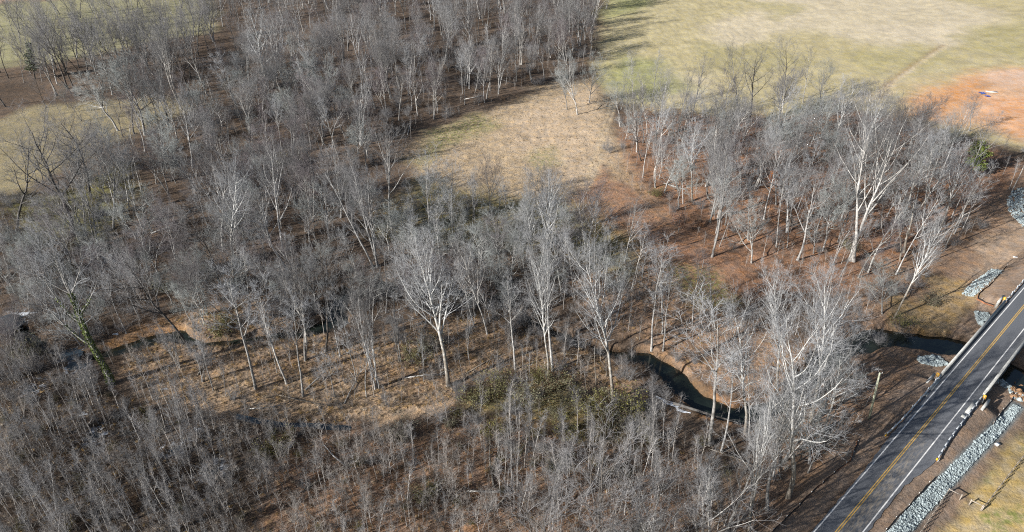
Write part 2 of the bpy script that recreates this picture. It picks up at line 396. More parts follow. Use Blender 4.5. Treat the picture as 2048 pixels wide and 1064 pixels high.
def tube_np(P, R, n):
    """P (M,K,3) polylines, R (M,K) radii -> verts, quads"""
    Mn, K, _ = P.shape
    T = np.empty_like(P); T[:, 1:-1] = P[:, 2:]-P[:, :-2]; T[:, 0] = P[:, 1]-P[:, 0]; T[:, -1] = P[:, -1]-P[:, -2]
    T /= np.linalg.norm(T, axis=2, keepdims=True)+1e-9
    ref = np.where(np.abs(T[:, :1, 2:3]) > 0.9, np.array([1.0, 0, 0]), np.array([0, 0, 1.0])); ref = np.broadcast_to(ref, T.shape)
    A = np.cross(T, ref); A /= np.linalg.norm(A, axis=2, keepdims=True)+1e-9; B = np.cross(T, A)
    a = np.arange(n)*2*np.pi/n
    V = P[:, :, None]+R[:, :, None, None]*(np.cos(a)[None, None, :, None]*A[:, :, None]+np.sin(a)[None, None, :, None]*B[:, :, None])
    V = V.reshape(-1, 3)
    i = np.arange(Mn)[:, None, None]*K*n; j = np.arange(K-1)[None, :, None]*n; k = np.arange(n)[None, None, :]; k2 = (k+1) % n
    F = np.stack(np.broadcast_arrays(i+j+k, i+j+k2, i+j+n+k2, i+j+n+k), -1).reshape(-1, 4)
    return V, F
def spikes_np(A, B, R):
    """thin three-sided pyramids from A to B"""
    T = B-A; T = T/(np.linalg.norm(T, axis=1, keepdims=True)+1e-9)
    ref = np.where(np.abs(T[:, 2:3]) > 0.9, np.array([1.0, 0, 0]), np.array([0, 0, 1.0]))
    U = np.cross(T, ref); U /= np.linalg.norm(U, axis=1, keepdims=True)+1e-9; W = np.cross(T, U)
    V = np.stack([A+R[:, None]*U, A+R[:, None]*(-0.5*U+0.87*W), A+R[:, None]*(-0.5*U-0.87*W), B], 1).reshape(-1, 3)
    i = np.arange(len(A))[:, None]*4
    F = np.concatenate([i+[0, 1, 3], i+[1, 2, 3], i+[2, 0, 3]]); return V, F

# ------------------------------------------------------------------ tree generator
def unit(v): return v/(np.linalg.norm(v, axis=-1, keepdims=True)+1e-9)
def perp(d, rng, ang, phi=None):
    """rotate directions d (n,3) by ang about a random perpendicular"""
    n = len(d); phi = rng.uniform(0, 2*np.pi, n) if phi is None else phi
    ref = np.where(np.abs(d[:, 2:3]) > 0.95, np.array([1.0, 0, 0]), np.array([0, 0, 1.0]))
    a = unit(np.cross(d, ref)); b = np.cross(d, a)
    return unit(d*np.cos(ang)[:, None]+np.sin(ang)[:, None]*(np.cos(phi)[:, None]*a+np.sin(phi)[:, None]*b))
def shoots(rng, start, dirn, length, rad, K, wander, up, taper):
    """grow M polylines at once"""
    Mn = len(start); P = np.empty((Mn, K, 3)); P[:, 0] = start; d = dirn.copy(); seg = (length/(K-1))[:, None]
    for k in range(1, K):
        d = unit(d+wander*rng.normal(size=(Mn, 3))+np.array([0, 0, up])); P[:, k] = P[:, k-1]+d*seg
    R = rad[:, None]*np.linspace(1, taper, K)[None]
    return P, R
def sample(P, R, idx, t):
    K = P.shape[1]; f = t*(K-1); i = np.minimum(f.astype(int), K-2); u = (f-i)[:, None]
    pos = P[idx, i]*(1-u)+P[idx, i+1]*u; d = unit(P[idx, i+1]-P[idx, i]); r = R[idx, i]*(1-u[:, 0])+R[idx, i+1]*u[:, 0]
    return pos, d, r
def children(rng, P, R, lens, n, t0, t1, ang, ratio, rr, jit=0.3):
    Mn = len(P); idx = np.repeat(np.arange(Mn), n); k = np.tile(np.arange(n), Mn)
    t = t0+(t1-t0)*(k+rng.uniform(0, 1, len(k)))/n
    pos, d, r = sample(P, R, idx, t)
    a = np.radians(ang)*rng.uniform(0.6, 1.35, len(k)); phi = k*2.4+rng.uniform(-0.6, 0.6, len(k))+np.repeat(rng.uniform(0, 6, Mn), n)
    nd = perp(d, rng, a, phi)
    L = lens[idx]*ratio*(1-0.55*t)*rng.uniform(1-jit, 1+jit, len(k))*1.2
    return pos, nd, L, np.minimum(r*rr, r*0.9)*rng.uniform(0.75, 1.1, len(k))

def make_tree(seed, H=26, r0=0.30, fork=0.5, clear=0.35, nlimb=12, limb=0.33, ang1=38, up1=0.10, nb=(6, 5), ntw=6, twl=0.95, twr=0.013,
              stems=1, lean=0.03, wander=0.05, ivy=None, leaves=None, broken=False):
    """returns (trunk verts/faces, crown verts/faces)"""
    rng = np.random.default_rng(seed)
    TV, TF, TQ = [], [], []
    CV, CF3, CF4 = [], [], []
    def addq(Vl, Fl, V, F, base):
        Fl.append(F+base[0]); Vl.append(V); base[0] += len(V)
    tb = [0]; cb = [0]
    n = stems
    d0 = unit(np.array([0, 0, 1.0])+rng.normal(size=(n, 3))*(lean if n == 1 else 0.10))
    st0 = rng.normal(size=(n, 3))*(0 if n == 1 else 0.35); st0[:, 2] = -0.4
    L0 = H*rng.uniform(0.86, 1.0, n) if n > 1 else np.array([H*1.0])
    P0, R0 = shoots(rng, st0, d0, L0, np.full(n, r0), 12, wander, 0.05, 0.16)
    R0[:, 0] *= 1.35
    V, F = tube_np(P0, R0, 8); addq(TV, TQ, V, F, tb)
    if not broken:
        # limbs
        pos, d, L, r = children(rng, P0, R0, L0, nlimb, clear, 0.97, ang1, limb, 0.72)
        L = np.maximum(L, H*0.07)
        P1, R1 = shoots(rng, pos, d, L, r, 7, 0.10, up1, 0.22)
        V, F = tube_np(P1, R1, 5); addq(TV, TQ, V, F, tb)
        # branches
        A = []
        pos, d, L2, r2 = children(rng, P1, R1, L, nb[0], 0.2, 1.0, 40, 0.5, 0.6)
        L2 = np.maximum(L2, 0.8)
        P2, R2 = shoots(rng, pos, d, L2, np.maximum(r2, 0.024), 5, 0.14, up1*0.9, 0.3)
        V, F = tube_np(P2, R2, 3); addq(CV, CF4, V, F, cb)
        pos, d, L3, r3 = children(rng, P2, R2, L2, nb[1], 0.15, 1.0, 38, 0.55, 0.7)
        L3 = np.maximum(L3, 0.55)
        P3, R3 = shoots(rng, pos, d, L3, np.maximum(r3, 0.016), 3, 0.16, 0.08, 0.45)
        V, F = tube_np(P3, R3, 3); addq(CV, CF4, V, F, cb)
        for (PP_, RR_, LL_, nn) in ((P3, R3, L3, ntw), (P2, R2, L2, 3), (P1, R1, L, 5)):
            if nn <= 0: continue
            pos, d, Lt, rt = children(rng, PP_, RR_, LL_, nn, 0.1, 1.0, 42, 1.0, 0.8)
            Lt = twl*rng.uniform(0.5, 1.25, len(Lt)); d = unit(d+np.array([0, 0, 0.25]))
            V, F = spikes_np(pos, pos+d*Lt[:, None], np.full(len(Lt), twr)); addq(CV, CF3, V, F, cb)
    LV = LF = None
    if leaves or ivy:
        pts = []
        if ivy:
            idx = np.zeros(int(ivy), int); t = rng.uniform(0.02, 0.75, len(idx)); p, dd, rr = sample(P0, R0, idx % n, t)
            pts.append(p+perp(dd, rng, np.full(len(p), 1.5))*(rr[:, None]+rng.uniform(0.0, 0.35, len(p))[:, None]))
            m = int(ivy*0.35); idx = rng.integers(0, len(P1)//2, m); p, dd, rr = sample(P1, R1, idx, rng.uniform(0, 0.5, m)); pts.append(p+rng.normal(size=p.shape)*0.18)
        if leaves:
            idx = rng.integers(0, len(P3), int(leaves)); p, dd, rr = sample(P3, R3, idx, rng.uniform(0, 1, len(idx))); pts.append(p+rng.normal(size=p.shape)*0.22)
        LV, LF = leafcloud(rng, np.vstack(pts), 0.17)
    return (np.vstack(TV), [np.vstack(TQ)]), ((np.vstack(CV), [np.vstack(CF3), np.vstack(CF4)]) if CV else None), ((LV, [LF]) if LV is not None else None)
def leafcloud(rng, p, s, up=0.0):
    n = len(p); a = unit(rng.normal(size=(n, 3))); b = unit(np.cross(a, rng.normal(size=(n, 3)))); k = s*rng.uniform(0.5, 1.3, (n, 1))
    V = np.stack([p-a*k, p+b*k*0.6, p+a*k, p-b*k*0.6], 1).reshape(-1, 3)
    return V, np.arange(4*n).reshape(-1, 4)

def shrub_np(seed, H=3.5, stems=14, spread=0.55, nb=7, ntw=6, r=0.03, twl=0.5, leaves=0, leafs=0.12):
    rng = np.random.default_rng(seed)
    d = unit(np.stack([rng.normal(size=stems)*spread, rng.normal(size=stems)*spread, np.ones(stems)], 1))
    s = np.stack([rng.normal(size=stems)*0.25, rng.normal(size=stems)*0.25, np.full(stems, -0.15)], 1)
    L = H*rng.uniform(0.6, 1.1, stems)
    P, R = shoots(rng, s, d, L, np.full(stems, r), 5, 0.1, 0.03, 0.3)
    V, F = tube_np(P, R, 3); VV = [V]; Q = [F]; T = []; n = len(V)
    pos, d, L2, r2 = children(rng, P, R, L, nb, 0.15, 1, 42, 0.4, 0.6)
    P2, R2 = shoots(rng, pos, d, np.maximum(L2, 0.3), np.maximum(r2, 0.009), 3, 0.2, 0.05, 0.5)
    V, F = tube_np(P2, R2, 3); VV.append(V); Q.append(F+n); n += len(V)
    pos, d, L3, r3 = children(rng, P2, R2, L2, ntw, 0.1, 1, 45, 1, 0.8)
    L3 = twl*rng.uniform(0.4, 1.2, len(L3))
    V, F = spikes_np(pos, pos+unit(d+[0, 0, 0.2])*L3[:, None], np.full(len(L3), 0.008)); VV.append(V); T.append(F+n); n += len(V)
    out = [np.vstack(VV), [np.vstack(T), np.vstack(Q)]]
    lv = None
    if leaves:
        idx = rng.integers(0, len(P2), leaves); p, dd, rr = sample(P2, R2, idx, rng.uniform(0, 1.0, leaves))
        lv = leafcloud(rng, p+rng.normal(size=p.shape)*0.2, leafs)
    return out, lv

def conifer_np(seed, H=12, rad=3.0, n=70, tufts=42, base=0.25, rnd=False):
    rng = np.random.default_rng(seed)
    P0, R0 = shoots(rng, np.array([[0, 0, -0.3]]), np.array([[0, 0, 1.0]]), np.array([H]), np.array([0.02*H]), 8, 0.02, 0.05, 0.1)
    TV, TQ = tube_np(P0, R0, 7)
    t = np.sort(rng.uniform(base, 0.99, n)); pos, d, r = sample(P0, R0, np.zeros(n, int), t)
    prof = np.sqrt(np.clip(1-((t-0.55)/0.5)**2, 0.05, 1)) if rnd else (1-t)/(1-base)*0.9+0.1
    L = rad*prof*rng.uniform(0.7, 1.15, n); phi = rng.uniform(0, 6.28, n)
    dd = unit(np.stack([np.cos(phi), np.sin(phi), rng.uniform(0.0, 0.5, n)], 1))
    P1, R1 = shoots(rng, pos, dd, L, np.full(n, 0.05), 4, 0.06, 0.08, 0.3)
    V1, F1 = tube_np(P1, R1, 4); V = np.vstack([TV, V1]); Q = np.vstack([TQ, F1+len(TV)])
    idx = np.repeat(np.arange(n), tufts); tt = rng.uniform(0.15, 1.05, len(idx)).clip(0, 1)
    p, d2, r2 = sample(P1, R1, idx, tt); p = p+rng.normal(size=p.shape)*np.array([0.3, 0.3, 0.16])
    LV, LF = leafcloud(rng, p, 0.26)
    return (V, [Q]), (LV, [LF])

# species prototypes: dict kind -> list of (trunk mesh, crown mesh, leaf mesh|None, nominal height)
PROTO = {}
def proto(kind, seed, bark, twig, leafm=None, **kw):
    t, c, l = make_tree(seed, **kw)
    tm = mesh_np(kind+'_trunk', t[0], t[1], [MAT[bark]], smooth=True)
    cm = mesh_np(kind+'_crown', c[0], c[1], [MAT[twig]]) if c else None
    lm = mesh_np(kind+'_leaves', l[0], l[1], [MAT[leafm]]) if l else None
    PROTO.setdefault(kind, []).append((tm, cm, lm, kw.get('H', 26)))
for i in range(7):
    proto('tall', 100+i, 'bark', 'twig', H=26, r0=0.32, clear=0.32+0.06*(i%3), nlimb=10+i, limb=0.42+0.04*(i%3), ang1=32+2.5*i, up1=0.12, nb=(7, 5), ntw=4, wander=0.05+0.01*i, stems=(1, 1, 2, 1, 1, 1, 3)[i], twr=0.011)
for i in range(3):
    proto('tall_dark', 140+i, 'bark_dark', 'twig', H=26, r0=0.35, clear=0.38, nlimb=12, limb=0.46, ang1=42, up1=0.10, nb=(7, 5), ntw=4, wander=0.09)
for i in range(4):
    proto('mauve', 160+i, 'bark', 'twig_mauve', H=20, r0=0.24, clear=0.35, nlimb=11+i, limb=0.44+0.05*(i%2), ang1=36+3*i, up1=0.11, nb=(7, 5), ntw=5, wander=0.08, stems=(1, 2, 1, 1)[i], twr=0.010)
for i in range(4):
    proto('broad', 200+i, 'bark', 'twig_lichen', H=15, r0=0.25, clear=0.18+0.04*i, nlimb=12+i, limb=0.55, ang1=48, up1=0.08, nb=(7, 5), ntw=5, wander=0.11, twl=0.8)
for i in range(3):
    proto('sycamore', 300+i, 'bark_white', 'twig_pale', H=33, r0=0.45, clear=0.38, nlimb=19, limb=0.38, ang1=36, up1=0.11, nb=(8, 5), ntw=4, wander=0.05, twl=1.1, twr=0.015)
for i in range(3):
    proto('sycamore_pair', 320+i, 'bark_white', 'twig_pale', H=30, r0=0.34, clear=0.35, nlimb=10, limb=0.36, ang1=34, up1=0.11, nb=(6, 5), ntw=5, stems=2, wander=0.04)
for i in range(4):
    proto('slender', 400+i, 'bark', 'twig_pale', H=24, r0=0.20, clear=0.5, nlimb=11, limb=0.30, ang1=36, up1=0.12, nb=(5, 4), ntw=4, wander=0.035)
for i in range(3):
    proto('clump', 440+i, 'bark', 'twig', H=20, r0=0.19, clear=0.3, nlimb=8, limb=0.30, ang1=32, up1=0.11, nb=(5, 4), ntw=5, stems=4, wander=0.06)
proto('vine', 460, 'bark', 'twig_pale', 'ivy', H=32, r0=0.52, clear=0.36, nlimb=13, limb=0.42, ang1=38, up1=0.10, nb=(6, 5), ntw=5, wander=0.06, ivy=3000)
proto('rusty', 470, 'bark', 'twig', 'rust_leaf', H=9, r0=0.13, clear=0.2, nlimb=12, limb=0.4, ang1=45, nb=(5, 4), ntw=3, leaves=1500)
for i in range(2):
    proto('snag', 480+i, 'bark_white', 'twig', H=11, r0=0.2, broken=True, wander=0.06)
def cprot(kind, seed, leafm, **kw):
    t, l = conifer_np(seed, **kw)
    PROTO.setdefault(kind, []).append((mesh_np(kind+'_trunk', t[0], t[1], [MAT['bark_dark']], smooth=True), mesh_np(kind+'_needles', l[0], l[1], [MAT[leafm]]), None, kw['H']))
cprot('pine', 500, 'pine', H=14, rad=3.0); cprot('cedar', 510, 'cedar', H=12, rad=3.6, n=90, tufts=55, base=0.2, rnd=True)
for i in range(5):
    t, c, l = make_tree(600+i, H=8.5, r0=0.055, clear=0.22, nlimb=12, limb=0.26, ang1=36, up1=0.12, nb=(3, 2), ntw=1, twl=0.5, twr=0.010, wander=0.04)
    PROTO.setdefault('sapling', []).append((mesh_np('sapling_stem', t[0], t[1], [MAT['sapling']]), mesh_np('sapling_twigs', c[0], c[1], [MAT['brush_pale']]), None, 8.5))
for i in range(3):
    t, c, l = make_tree(640+i, H=12, r0=0.09, clear=0.5, nlimb=10, limb=0.15, ang1=34, up1=0.12, nb=(3, 3), ntw=2, twl=0.6, twr=0.011, wander=0.025)
    PROTO.setdefault('pole_sapling', []).append((mesh_np('sapling_stem', t[0], t[1], [MAT['sapling']]), mesh_np('sapling_twigs', c[0], c[1], [MAT['twig']]), None, 12))
SHR = {'brush': [], 'olive': [], 'greyshrub': []}
for i in range(4):
    o, lv = shrub_np(700+i, H=2.1, stems=12, spread=0.7, nb=6, ntw=5, r=0.018, twl=0.5); SHR['brush'].append((mesh_np('brush', o[0], o[1], [MAT['brush']]), None, 2.1))
for i in range(3):
    o, lv = shrub_np(720+i, H=3.4, stems=16, spread=0.5, nb=7, ntw=5, leaves=1300, leafs=0.085)
    SHR['olive'].append((mesh_np('shrub_stems', o[0], o[1], [MAT['brush']]), mesh_np('shrub_leaves', lv[0], [lv[1]], [MAT['olive']]), 3.4))
for i in range(4):
    o, lv = shrub_np(740+i, H=4.2, stems=18, spread=0.42, nb=9, ntw=6, twl=0.6, r=0.035); SHR['greyshrub'].append((mesh_np('shrub_stems', o[0], o[1], [MAT['twig']]), None, 4.2))
# grass tuft
def tuft(seed, n=46, H=0.8, r=0.55):
    rng = np.random.default_rng(seed); a = rng.uniform(0, 6.28, n); q = rng.uniform(0, 0.22, n)
    A = np.stack([np.cos(a)*q, np.sin(a)*q, np.full(n, -0.1)], 1); l = rng.uniform(0.3, 1, n)
    B = np.stack([np.cos(a)*(q+r*l), np.sin(a)*(q+r*l), H*rng.uniform(0.35, 1, n)*l+0.05], 1)
    return spikes_np(A, B, np.full(n, 0.035))
TUFT = [mesh_np('tuft', *(lambda v, f: (v, [f]))(*tuft(800+i)), [MAT['straw']]) for i in range(3)]

def place_tree(name, kind, x, y, z, h, rot, tilt=(0, 0), var=0, wide=1.0, label=None, cat='tree', group=None):
    tm, cm, lm, h0 = PROTO[kind][var % len(PROTO[kind])]
    e = empty(name, (x, y, z)); s = h/h0; k = s*wide
    up = Vector((tilt[0], tilt[1], 1)).normalized()
    q = Vector((0, 0, 1)).rotation_difference(up) @ Quaternion((0, 0, 1), rot)
    e.rotation_mode = 'QUATERNION'; e.rotation_quaternion = q; e.scale = (k, k, s)
    small = 'sapling' in kind
    link('stem' if small else 'trunk', tm, e)
    if cm: link(('needles' if kind in ('pine', 'cedar') else 'twigs' if small else 'crown'), cm, e)
    if lm: link('ivy' if kind == 'vine' else 'leaves', lm, e)
    tag(e, label, cat, group)
    return e
def merged_proto(kind, v):
    """an unlinked object holding a whole plant, for the geometry-node scatter"""
    if kind in SHR: parts = [m for m in SHR[kind][v][:2] if m]
    elif kind == 'tuft': parts = [TUFT[v]]
    else: parts = [m for m in PROTO[kind][v][:3] if m]
    if len(parts) == 1: return parts[0]
    V = []; F3 = []; F4 = []; I3 = []; I4 = []; n = 0; mats = []
    for m in parts:
        c = np.empty(len(m.vertices)*3, np.float32); m.vertices.foreach_get('co', c); V.append(c.reshape(-1, 3))
        lv = np.empty(len(m.loops), np.int32); m.loops.foreach_get('vertex_index', lv)
        lt = np.empty(len(m.polygons), np.int32); m.polygons.foreach_get('loop_total', lt)
        ls = np.empty(len(m.polygons), np.int32); m.polygons.foreach_get('loop_start', ls)
        for k, FL, IL in ((3, F3, I3), (4, F4, I4)):
            s = ls[lt == k]
            if len(s): FL.append(lv[s[:, None]+np.arange(k)]+n); IL.append(np.full(len(s), len(mats)))
        mats.append(m.materials[0]); n += len(V[-1])
    F = ([np.vstack(F3)] if F3 else [])+([np.vstack(F4)] if F4 else []); I = I3+I4
    return mesh_np(kind+'_whole', np.vstack(V), F, mats, np.concatenate(I))

def scatter(name, items, pts, label=None, group=None):
    """one object of kind stuff: plants of several sorts on points. pts rows: x,y,z,proto,rot,scale,tiltx,tilty"""
    me = bpy.data.meshes.new(name+'_points'); me.vertices.add(len(pts)); me.vertices.foreach_set('co', np.ascontiguousarray(pts[:, :3], np.float32).ravel())
    for nm, ty, c in (('pick', 'INT', 3), ('scl', 'FLOAT', 5)):
        a = me.attributes.new(nm, ty, 'POINT'); a.data.foreach_set('value', pts[:, c].astype(np.int32 if ty == 'INT' else np.float32))
    a = me.attributes.new('rot', 'FLOAT_VECTOR', 'POINT')
    a.data.foreach_set('vector', np.ascontiguousarray(np.stack([pts[:, 6], pts[:, 7], pts[:, 4]], 1), np.float32).ravel())
    o = link(name, me); tag(o, label, None, group, 'stuff')
    ng = bpy.data.node_groups.new(name+'_scatter', 'GeometryNodeTree')
    ng.interface.new_socket('Geometry', in_out='INPUT', socket_type='NodeSocketGeometry'); ng.interface.new_socket('Geometry', in_out='OUTPUT', socket_type='NodeSocketGeometry')
    N = ng.nodes; L = ng.links
    gi = N.new('NodeGroupInput'); go = N.new('NodeGroupOutput'); jn = N.new('GeometryNodeJoinGeometry')
    for k, m in enumerate(items):
        po = bpy.data.objects.new(name+'_source', m)
        oi = N.new('GeometryNodeObjectInfo'); oi.inputs[0].default_value = po; oi.inputs['As Instance'].default_value = True
        ip = N.new('GeometryNodeInstanceOnPoints')
        na = N.new('GeometryNodeInputNamedAttribute'); na.data_type = 'INT'; na.inputs[0].default_value = 'pick'
        cmp_ = N.new('FunctionNodeCompare'); cmp_.data_type = 'INT'; cmp_.operation = 'EQUAL'; cmp_.inputs[3].default_value = k
        L.new(na.outputs[0], cmp_.inputs[2]); L.new(cmp_.outputs[0], ip.inputs['Selection'])
        nr = N.new('GeometryNodeInputNamedAttribute'); nr.data_type = 'FLOAT_VECTOR'; nr.inputs[0].default_value = 'rot'
        ns = N.new('GeometryNodeInputNamedAttribute'); ns.data_type = 'FLOAT'; ns.inputs[0].default_value = 'scl'
        er = N.new('FunctionNodeEulerToRotation')
        L.new(gi.outputs[0], ip.inputs['Points']); L.new(oi.outputs['Geometry'], ip.inputs['Instance'])
        L.new(nr.outputs[0], er.inputs[0]); L.new(er.outputs[0], ip.inputs['Rotation']); L.new(ns.outputs[0], ip.inputs['Scale'])
        L.new(ip.outputs[0], jn.inputs[0])
    L.new(jn.outputs[0], go.inputs[0])
    md = o.modifiers.new('scatter', 'NODES'); md.node_group = ng
    return o

# ------------------------------------------------------------------ ground sheet
def axis(segs):
    out = [segs[0][0]]
    for a, b, d in segs:
        n = max(1, int(round((b-a)/d))); out += list(np.linspace(a, b, n+1)[1:])
    return np.array(out)
XS = axis([(-6000, -1200, 400), (-1200, -400, 40), (-400, -150, 4), (-150, -90, 1.3), (-90, 150, 0.62), (150, 260, 1.6), (260, 500, 5), (500, 1200, 50), (1200, 6000, 400)])
YS = axis([(-2000, -100, 200), (-100, 40, 10), (40, 70, 2), (70, 190, 0.62), (190, 300, 1.3), (300, 640, 3), (640, 1200, 30), (1200, 8000, 400)])
GX, GY = np.meshgrid(XS, YS); gx = GX.ravel(); gy = GY.ravel()
gh = height(gx, gy)
nx, ny = len(XS), len(YS)
ii = (np.arange(ny-1)[:, None]*nx+np.arange(nx-1)[None]).ravel()
gm = mesh_np('ground', np.stack([gx, gy, gh], 1), [np.stack([ii, ii+1, ii+1+nx, ii+nx], 1)], [MAT['ground']], smooth=True)

wx = gx+5*(fbm(gx/9, gy/9, 51)-0.5)*2; wy = gy+7*(fbm(gx/9, gy/9, 57)-0.5)*2
far = sstep(200, 450, gy); wx = wx+far*10*(fbm(gx/30, gy/30, 61)-0.5)*2; wy = wy+far*14*(fbm(gx/30, gy/30, 63)-0.5)*2
zone = np.tile(np.array([0.135, 0.100, 0.075]), (len(gx), 1))*(0.52+0.72*fbm(gx/14, gy/9, 101, 3))[:, None]; mixv = np.zeros((len(gx), 3)); mixv[:, 0] = 1
def paint(poly, col, soft=3, litter=None, green=None, snow=None, amt=1.0, raw=False, z=0.0):
    P = GP(poly, z); lo = P.min(0)-soft*3; hi = P.max(0)+soft*3
    m = (gx > lo[0]) & (gx < hi[0]) & (gy > lo[1]) & (gy < hi[1])
    if not m.any(): return
    d = sdpoly((gx if raw else wx)[m], (gy if raw else wy)[m], P); k = (sstep(-soft, soft, d)*amt)[:, None]
    if col is not None: zone[m] = zone[m]*(1-k)+np.array(col)*k
    for c, v in ((0, litter), (1, green), (2, snow)):
        if v is not None: mixv[m, c] = mixv[m, c]*(1-k[:, 0])+v*k[:, 0]
# woods floor to the right: redder litter
paint([(1180, 350), (1300, 190), (1500, 215), (1800, 235), (2060, 330), (2010, 430), (1880, 560), (1700, 600), (1500, 600), (1330, 500)], (0.285, 0.165, 0.105), 5, amt=0.9)
# brown slope between the two woods and the road
paint([(1640, 640), (1800, 520), (2060, 330), (2200, 330), (2200, 520), (1960, 720), (1700, 1000), (1500, 1200), (1380, 1200), (1560, 900)], (0.25, 0.168, 0.115), 4)
paint([(1960, 500), (2060, 400), (2200, 420), (2100, 560), (1990, 640), (1940, 590)], (0.36, 0.265, 0.19), 3, 0.6)
paint([(1780, 640), (1870, 560), (1930, 560), (1960, 620), (1900, 690), (1820, 660)], (0.33, 0.235, 0.13), 2, 0.8)
# creek-side flats with dry sedge
paint([(240, 730), (330, 640), (520, 600), (700, 690), (860, 640), (1000, 620), (1200, 700), (1290, 790), (1100, 770), (900, 800), (700, 840), (560, 830), (440, 800), (300, 800)], (0.28, 0.195, 0.13), 3)
paint([(300, 780), (480, 730), (640, 760), (900, 790), (880, 830), (700, 845), (560, 838), (430, 806)], (0.36, 0.26, 0.175), 2)
paint([(1150, 560), (1300, 540), (1480, 640), (1640, 720), (1560, 780), (1450, 790), (1330, 700), (1200, 640)], (0.30, 0.20, 0.135), 4)
paint([(1330, 540), (1430, 545), (1480, 600), (1400, 620)], None, 4, green=0.7)
# the middle clearing
CLEAR = [(815, 300), (860, 262), (940, 235), (1020, 205), (1110, 165), (1185, 160), (1215, 215), (1235, 300), (1290, 395), (1350, 470), (1330, 530), (1240, 480), (1150, 440), (1020, 430), (900, 420), (830, 380)]
paint(CLEAR, (0.415, 0.32, 0.215), 6, 0.9)
paint([(1060, 210), (1180, 180), (1225, 300), (1180, 380), (1080, 340), (1010, 280)], (0.50, 0.385, 0.27), 6, 0.55, amt=0.8)
paint([(1150, 400), (1210, 330), (1290, 400), (1420, 520), (1500, 580), (1420, 600), (1250, 520)], (0.30, 0.175, 0.115), 4, 0.9, amt=0.9)
paint([(820, 320), (860, 262), (960, 228), (1010, 250), (900, 290), (850, 330)], None, 5, green=0.75)
paint([(1060, 310), (1110, 290), (1120, 330), (1080, 345)], None, 4, green=0.6)
paint([(740, 460), (830, 360), (960, 375), (1180, 415), (1290, 500), (1240, 560), (1080, 500), (900, 480)], (0.22, 0.17, 0.095), 7, 0.95, green=0.4, amt=0.85)
# large field
FIELD = [(1222, -40), (1210, 60), (1190, 130), (1210, 185), (1280, 215), (1430, 225), (1560, 235), (1700, 215), (1800, 235), (1900, 265), (2060, 300), (2600, 330), (2600, -220), (1250, -220)]
paint(FIELD, (0.43, 0.37, 0.22), 6, 0.30)
for p in ([(1400, 60), (1560, 10), (1800, -10), (1990, 30), (2000, 60), (1900, 60), (1930, 100), (1800, 110), (1600, 70), (1500, 100), (1420, 95)], [(1300, 130), (1420, 160), (1400, 205), (1330, 190)], [(1700, 60), (1960, 50), (1990, 90), (1890, 105)], [(1480, -60), (2000, -80), (2100, -30), (1500, 20)]):
    paint(p, (0.54, 0.465, 0.345), 9, 0.28, amt=0.75)
for p in ([(1215, -40), (1330, -40), (1300, 30), (1215, 50)], [(1230, 110), (1330, 130), (1380, 180), (1290, 200), (1215, 170)]):
    paint(p, (0.34, 0.325, 0.17), 10, 0.4, green=0.35)
for p in ([(1400, 90), (1560, 100), (1640, 130), (1500, 150), (1400, 140)], [(1680, 110), (1850, 90), (1900, 120), (1750, 150)], [(1900, 80), (2060, 40), (2060, 120), (1960, 110)], [(1480, 10), (1600, 20), (1560, 50)]):
    paint(p, (0.38, 0.33, 0.18), 9, 0.3, green=0.22, amt=0.7)
CLAY = [(1800, 232), (1835, 188), (1890, 158), (1960, 146), (2060, 135), (2400, 150), (2500, 300), (2100, 300), (2000, 268), (1900, 250)]
paint(CLAY, (0.56, 0.345, 0.205), 8, 0.35, green=0.0)
for q_ in ([(1820, 225), (1900, 165), (1960, 165), (1950, 200), (1880, 240)], [(1900, 180), (2000, 200), (2060, 200), (2040, 215), (1930, 200)]): paint(q_, (0.58, 0.30, 0.145), 6, 0.35, amt=0.75)
paint([(1960, 150), (2060, 140), (2400, 150), (2400, 180), (2000, 175)], (0.60, 0.42, 0.31), 5, 0.15, amt=0.9)
paint([(1960, 200), (2060, 195), (2300, 260), (2050, 275), (1960, 235)], (0.63, 0.36, 0.21), 5, 0.15, amt=0.8)
paint([(1925, 225), (2020, 165), (2060, 190), (1990, 215)], (0.66, 0.44, 0.30), 3, 0.15, amt=0.5)
def track(pts, wid, col, amt, pair=0.0):
    P = [gz(*q) for q in pts]; d, _ = polyd(gx+1.5*(fbm(gx/12, gy/12, 131)-0.5), gy, P)
    k = (np.exp(-((d-pair)/wid)**2)*amt*(0.5+0.8*fbm(gx/6, gy/6, 133)))[:, None].clip(0, 1); zone[:] = zone*(1-k)+np.array(col)*k
track([(1768, 175), (1810, 145), (1850, 118), (1885, 96)], 1.5, (0.30, 0.21, 0.12), 0.9)
track([(1772, 178), (1815, 147), (1857, 118), (1892, 97)], 1.2, (0.60, 0.50, 0.36), 0.8)
track([(1700, 205), (1760, 190), (1830, 165), (1880, 152)], 1.6, (0.55, 0.44, 0.28), 0.7, 2.0)
track([(1230, 200), (1210, 260), (1190, 330), (1170, 380)], 0.7, (0.52, 0.42, 0.29), 0.6, 0.9)
track([(1960, 190), (2000, 215), (2060, 225)], 1.0, (0.50, 0.24, 0.12), 0.6, 1.5)
# left meadows
paint([(-200, 275), (0, 240), (100, 212), (200, 200), (330, 195), (400, 215), (330, 240), (230, 285), (130, 335), (40, 385), (-200, 420)], (0.29, 0.24, 0.155), 5, 0.7, green=0.15)
paint([(-400, 20), (0, 18), (180, 8), (420, 6), (440, 50), (400, 80), (330, 88), (240, 100), (130, 128), (0, 140), (-400, 170)], (0.32, 0.29, 0.19), 8, 0.4, green=0.4)
paint([(-100, -20), (260, -20), (300, 6), (100, 12), (-100, 20)], (0.42, 0.30, 0.22), 6, 0.4)
paint([(20, 400), (140, 380), (260, 330), (250, 420), (200, 480), (60, 470)], (0.15, 0.13, 0.065), 6, green=0.4)
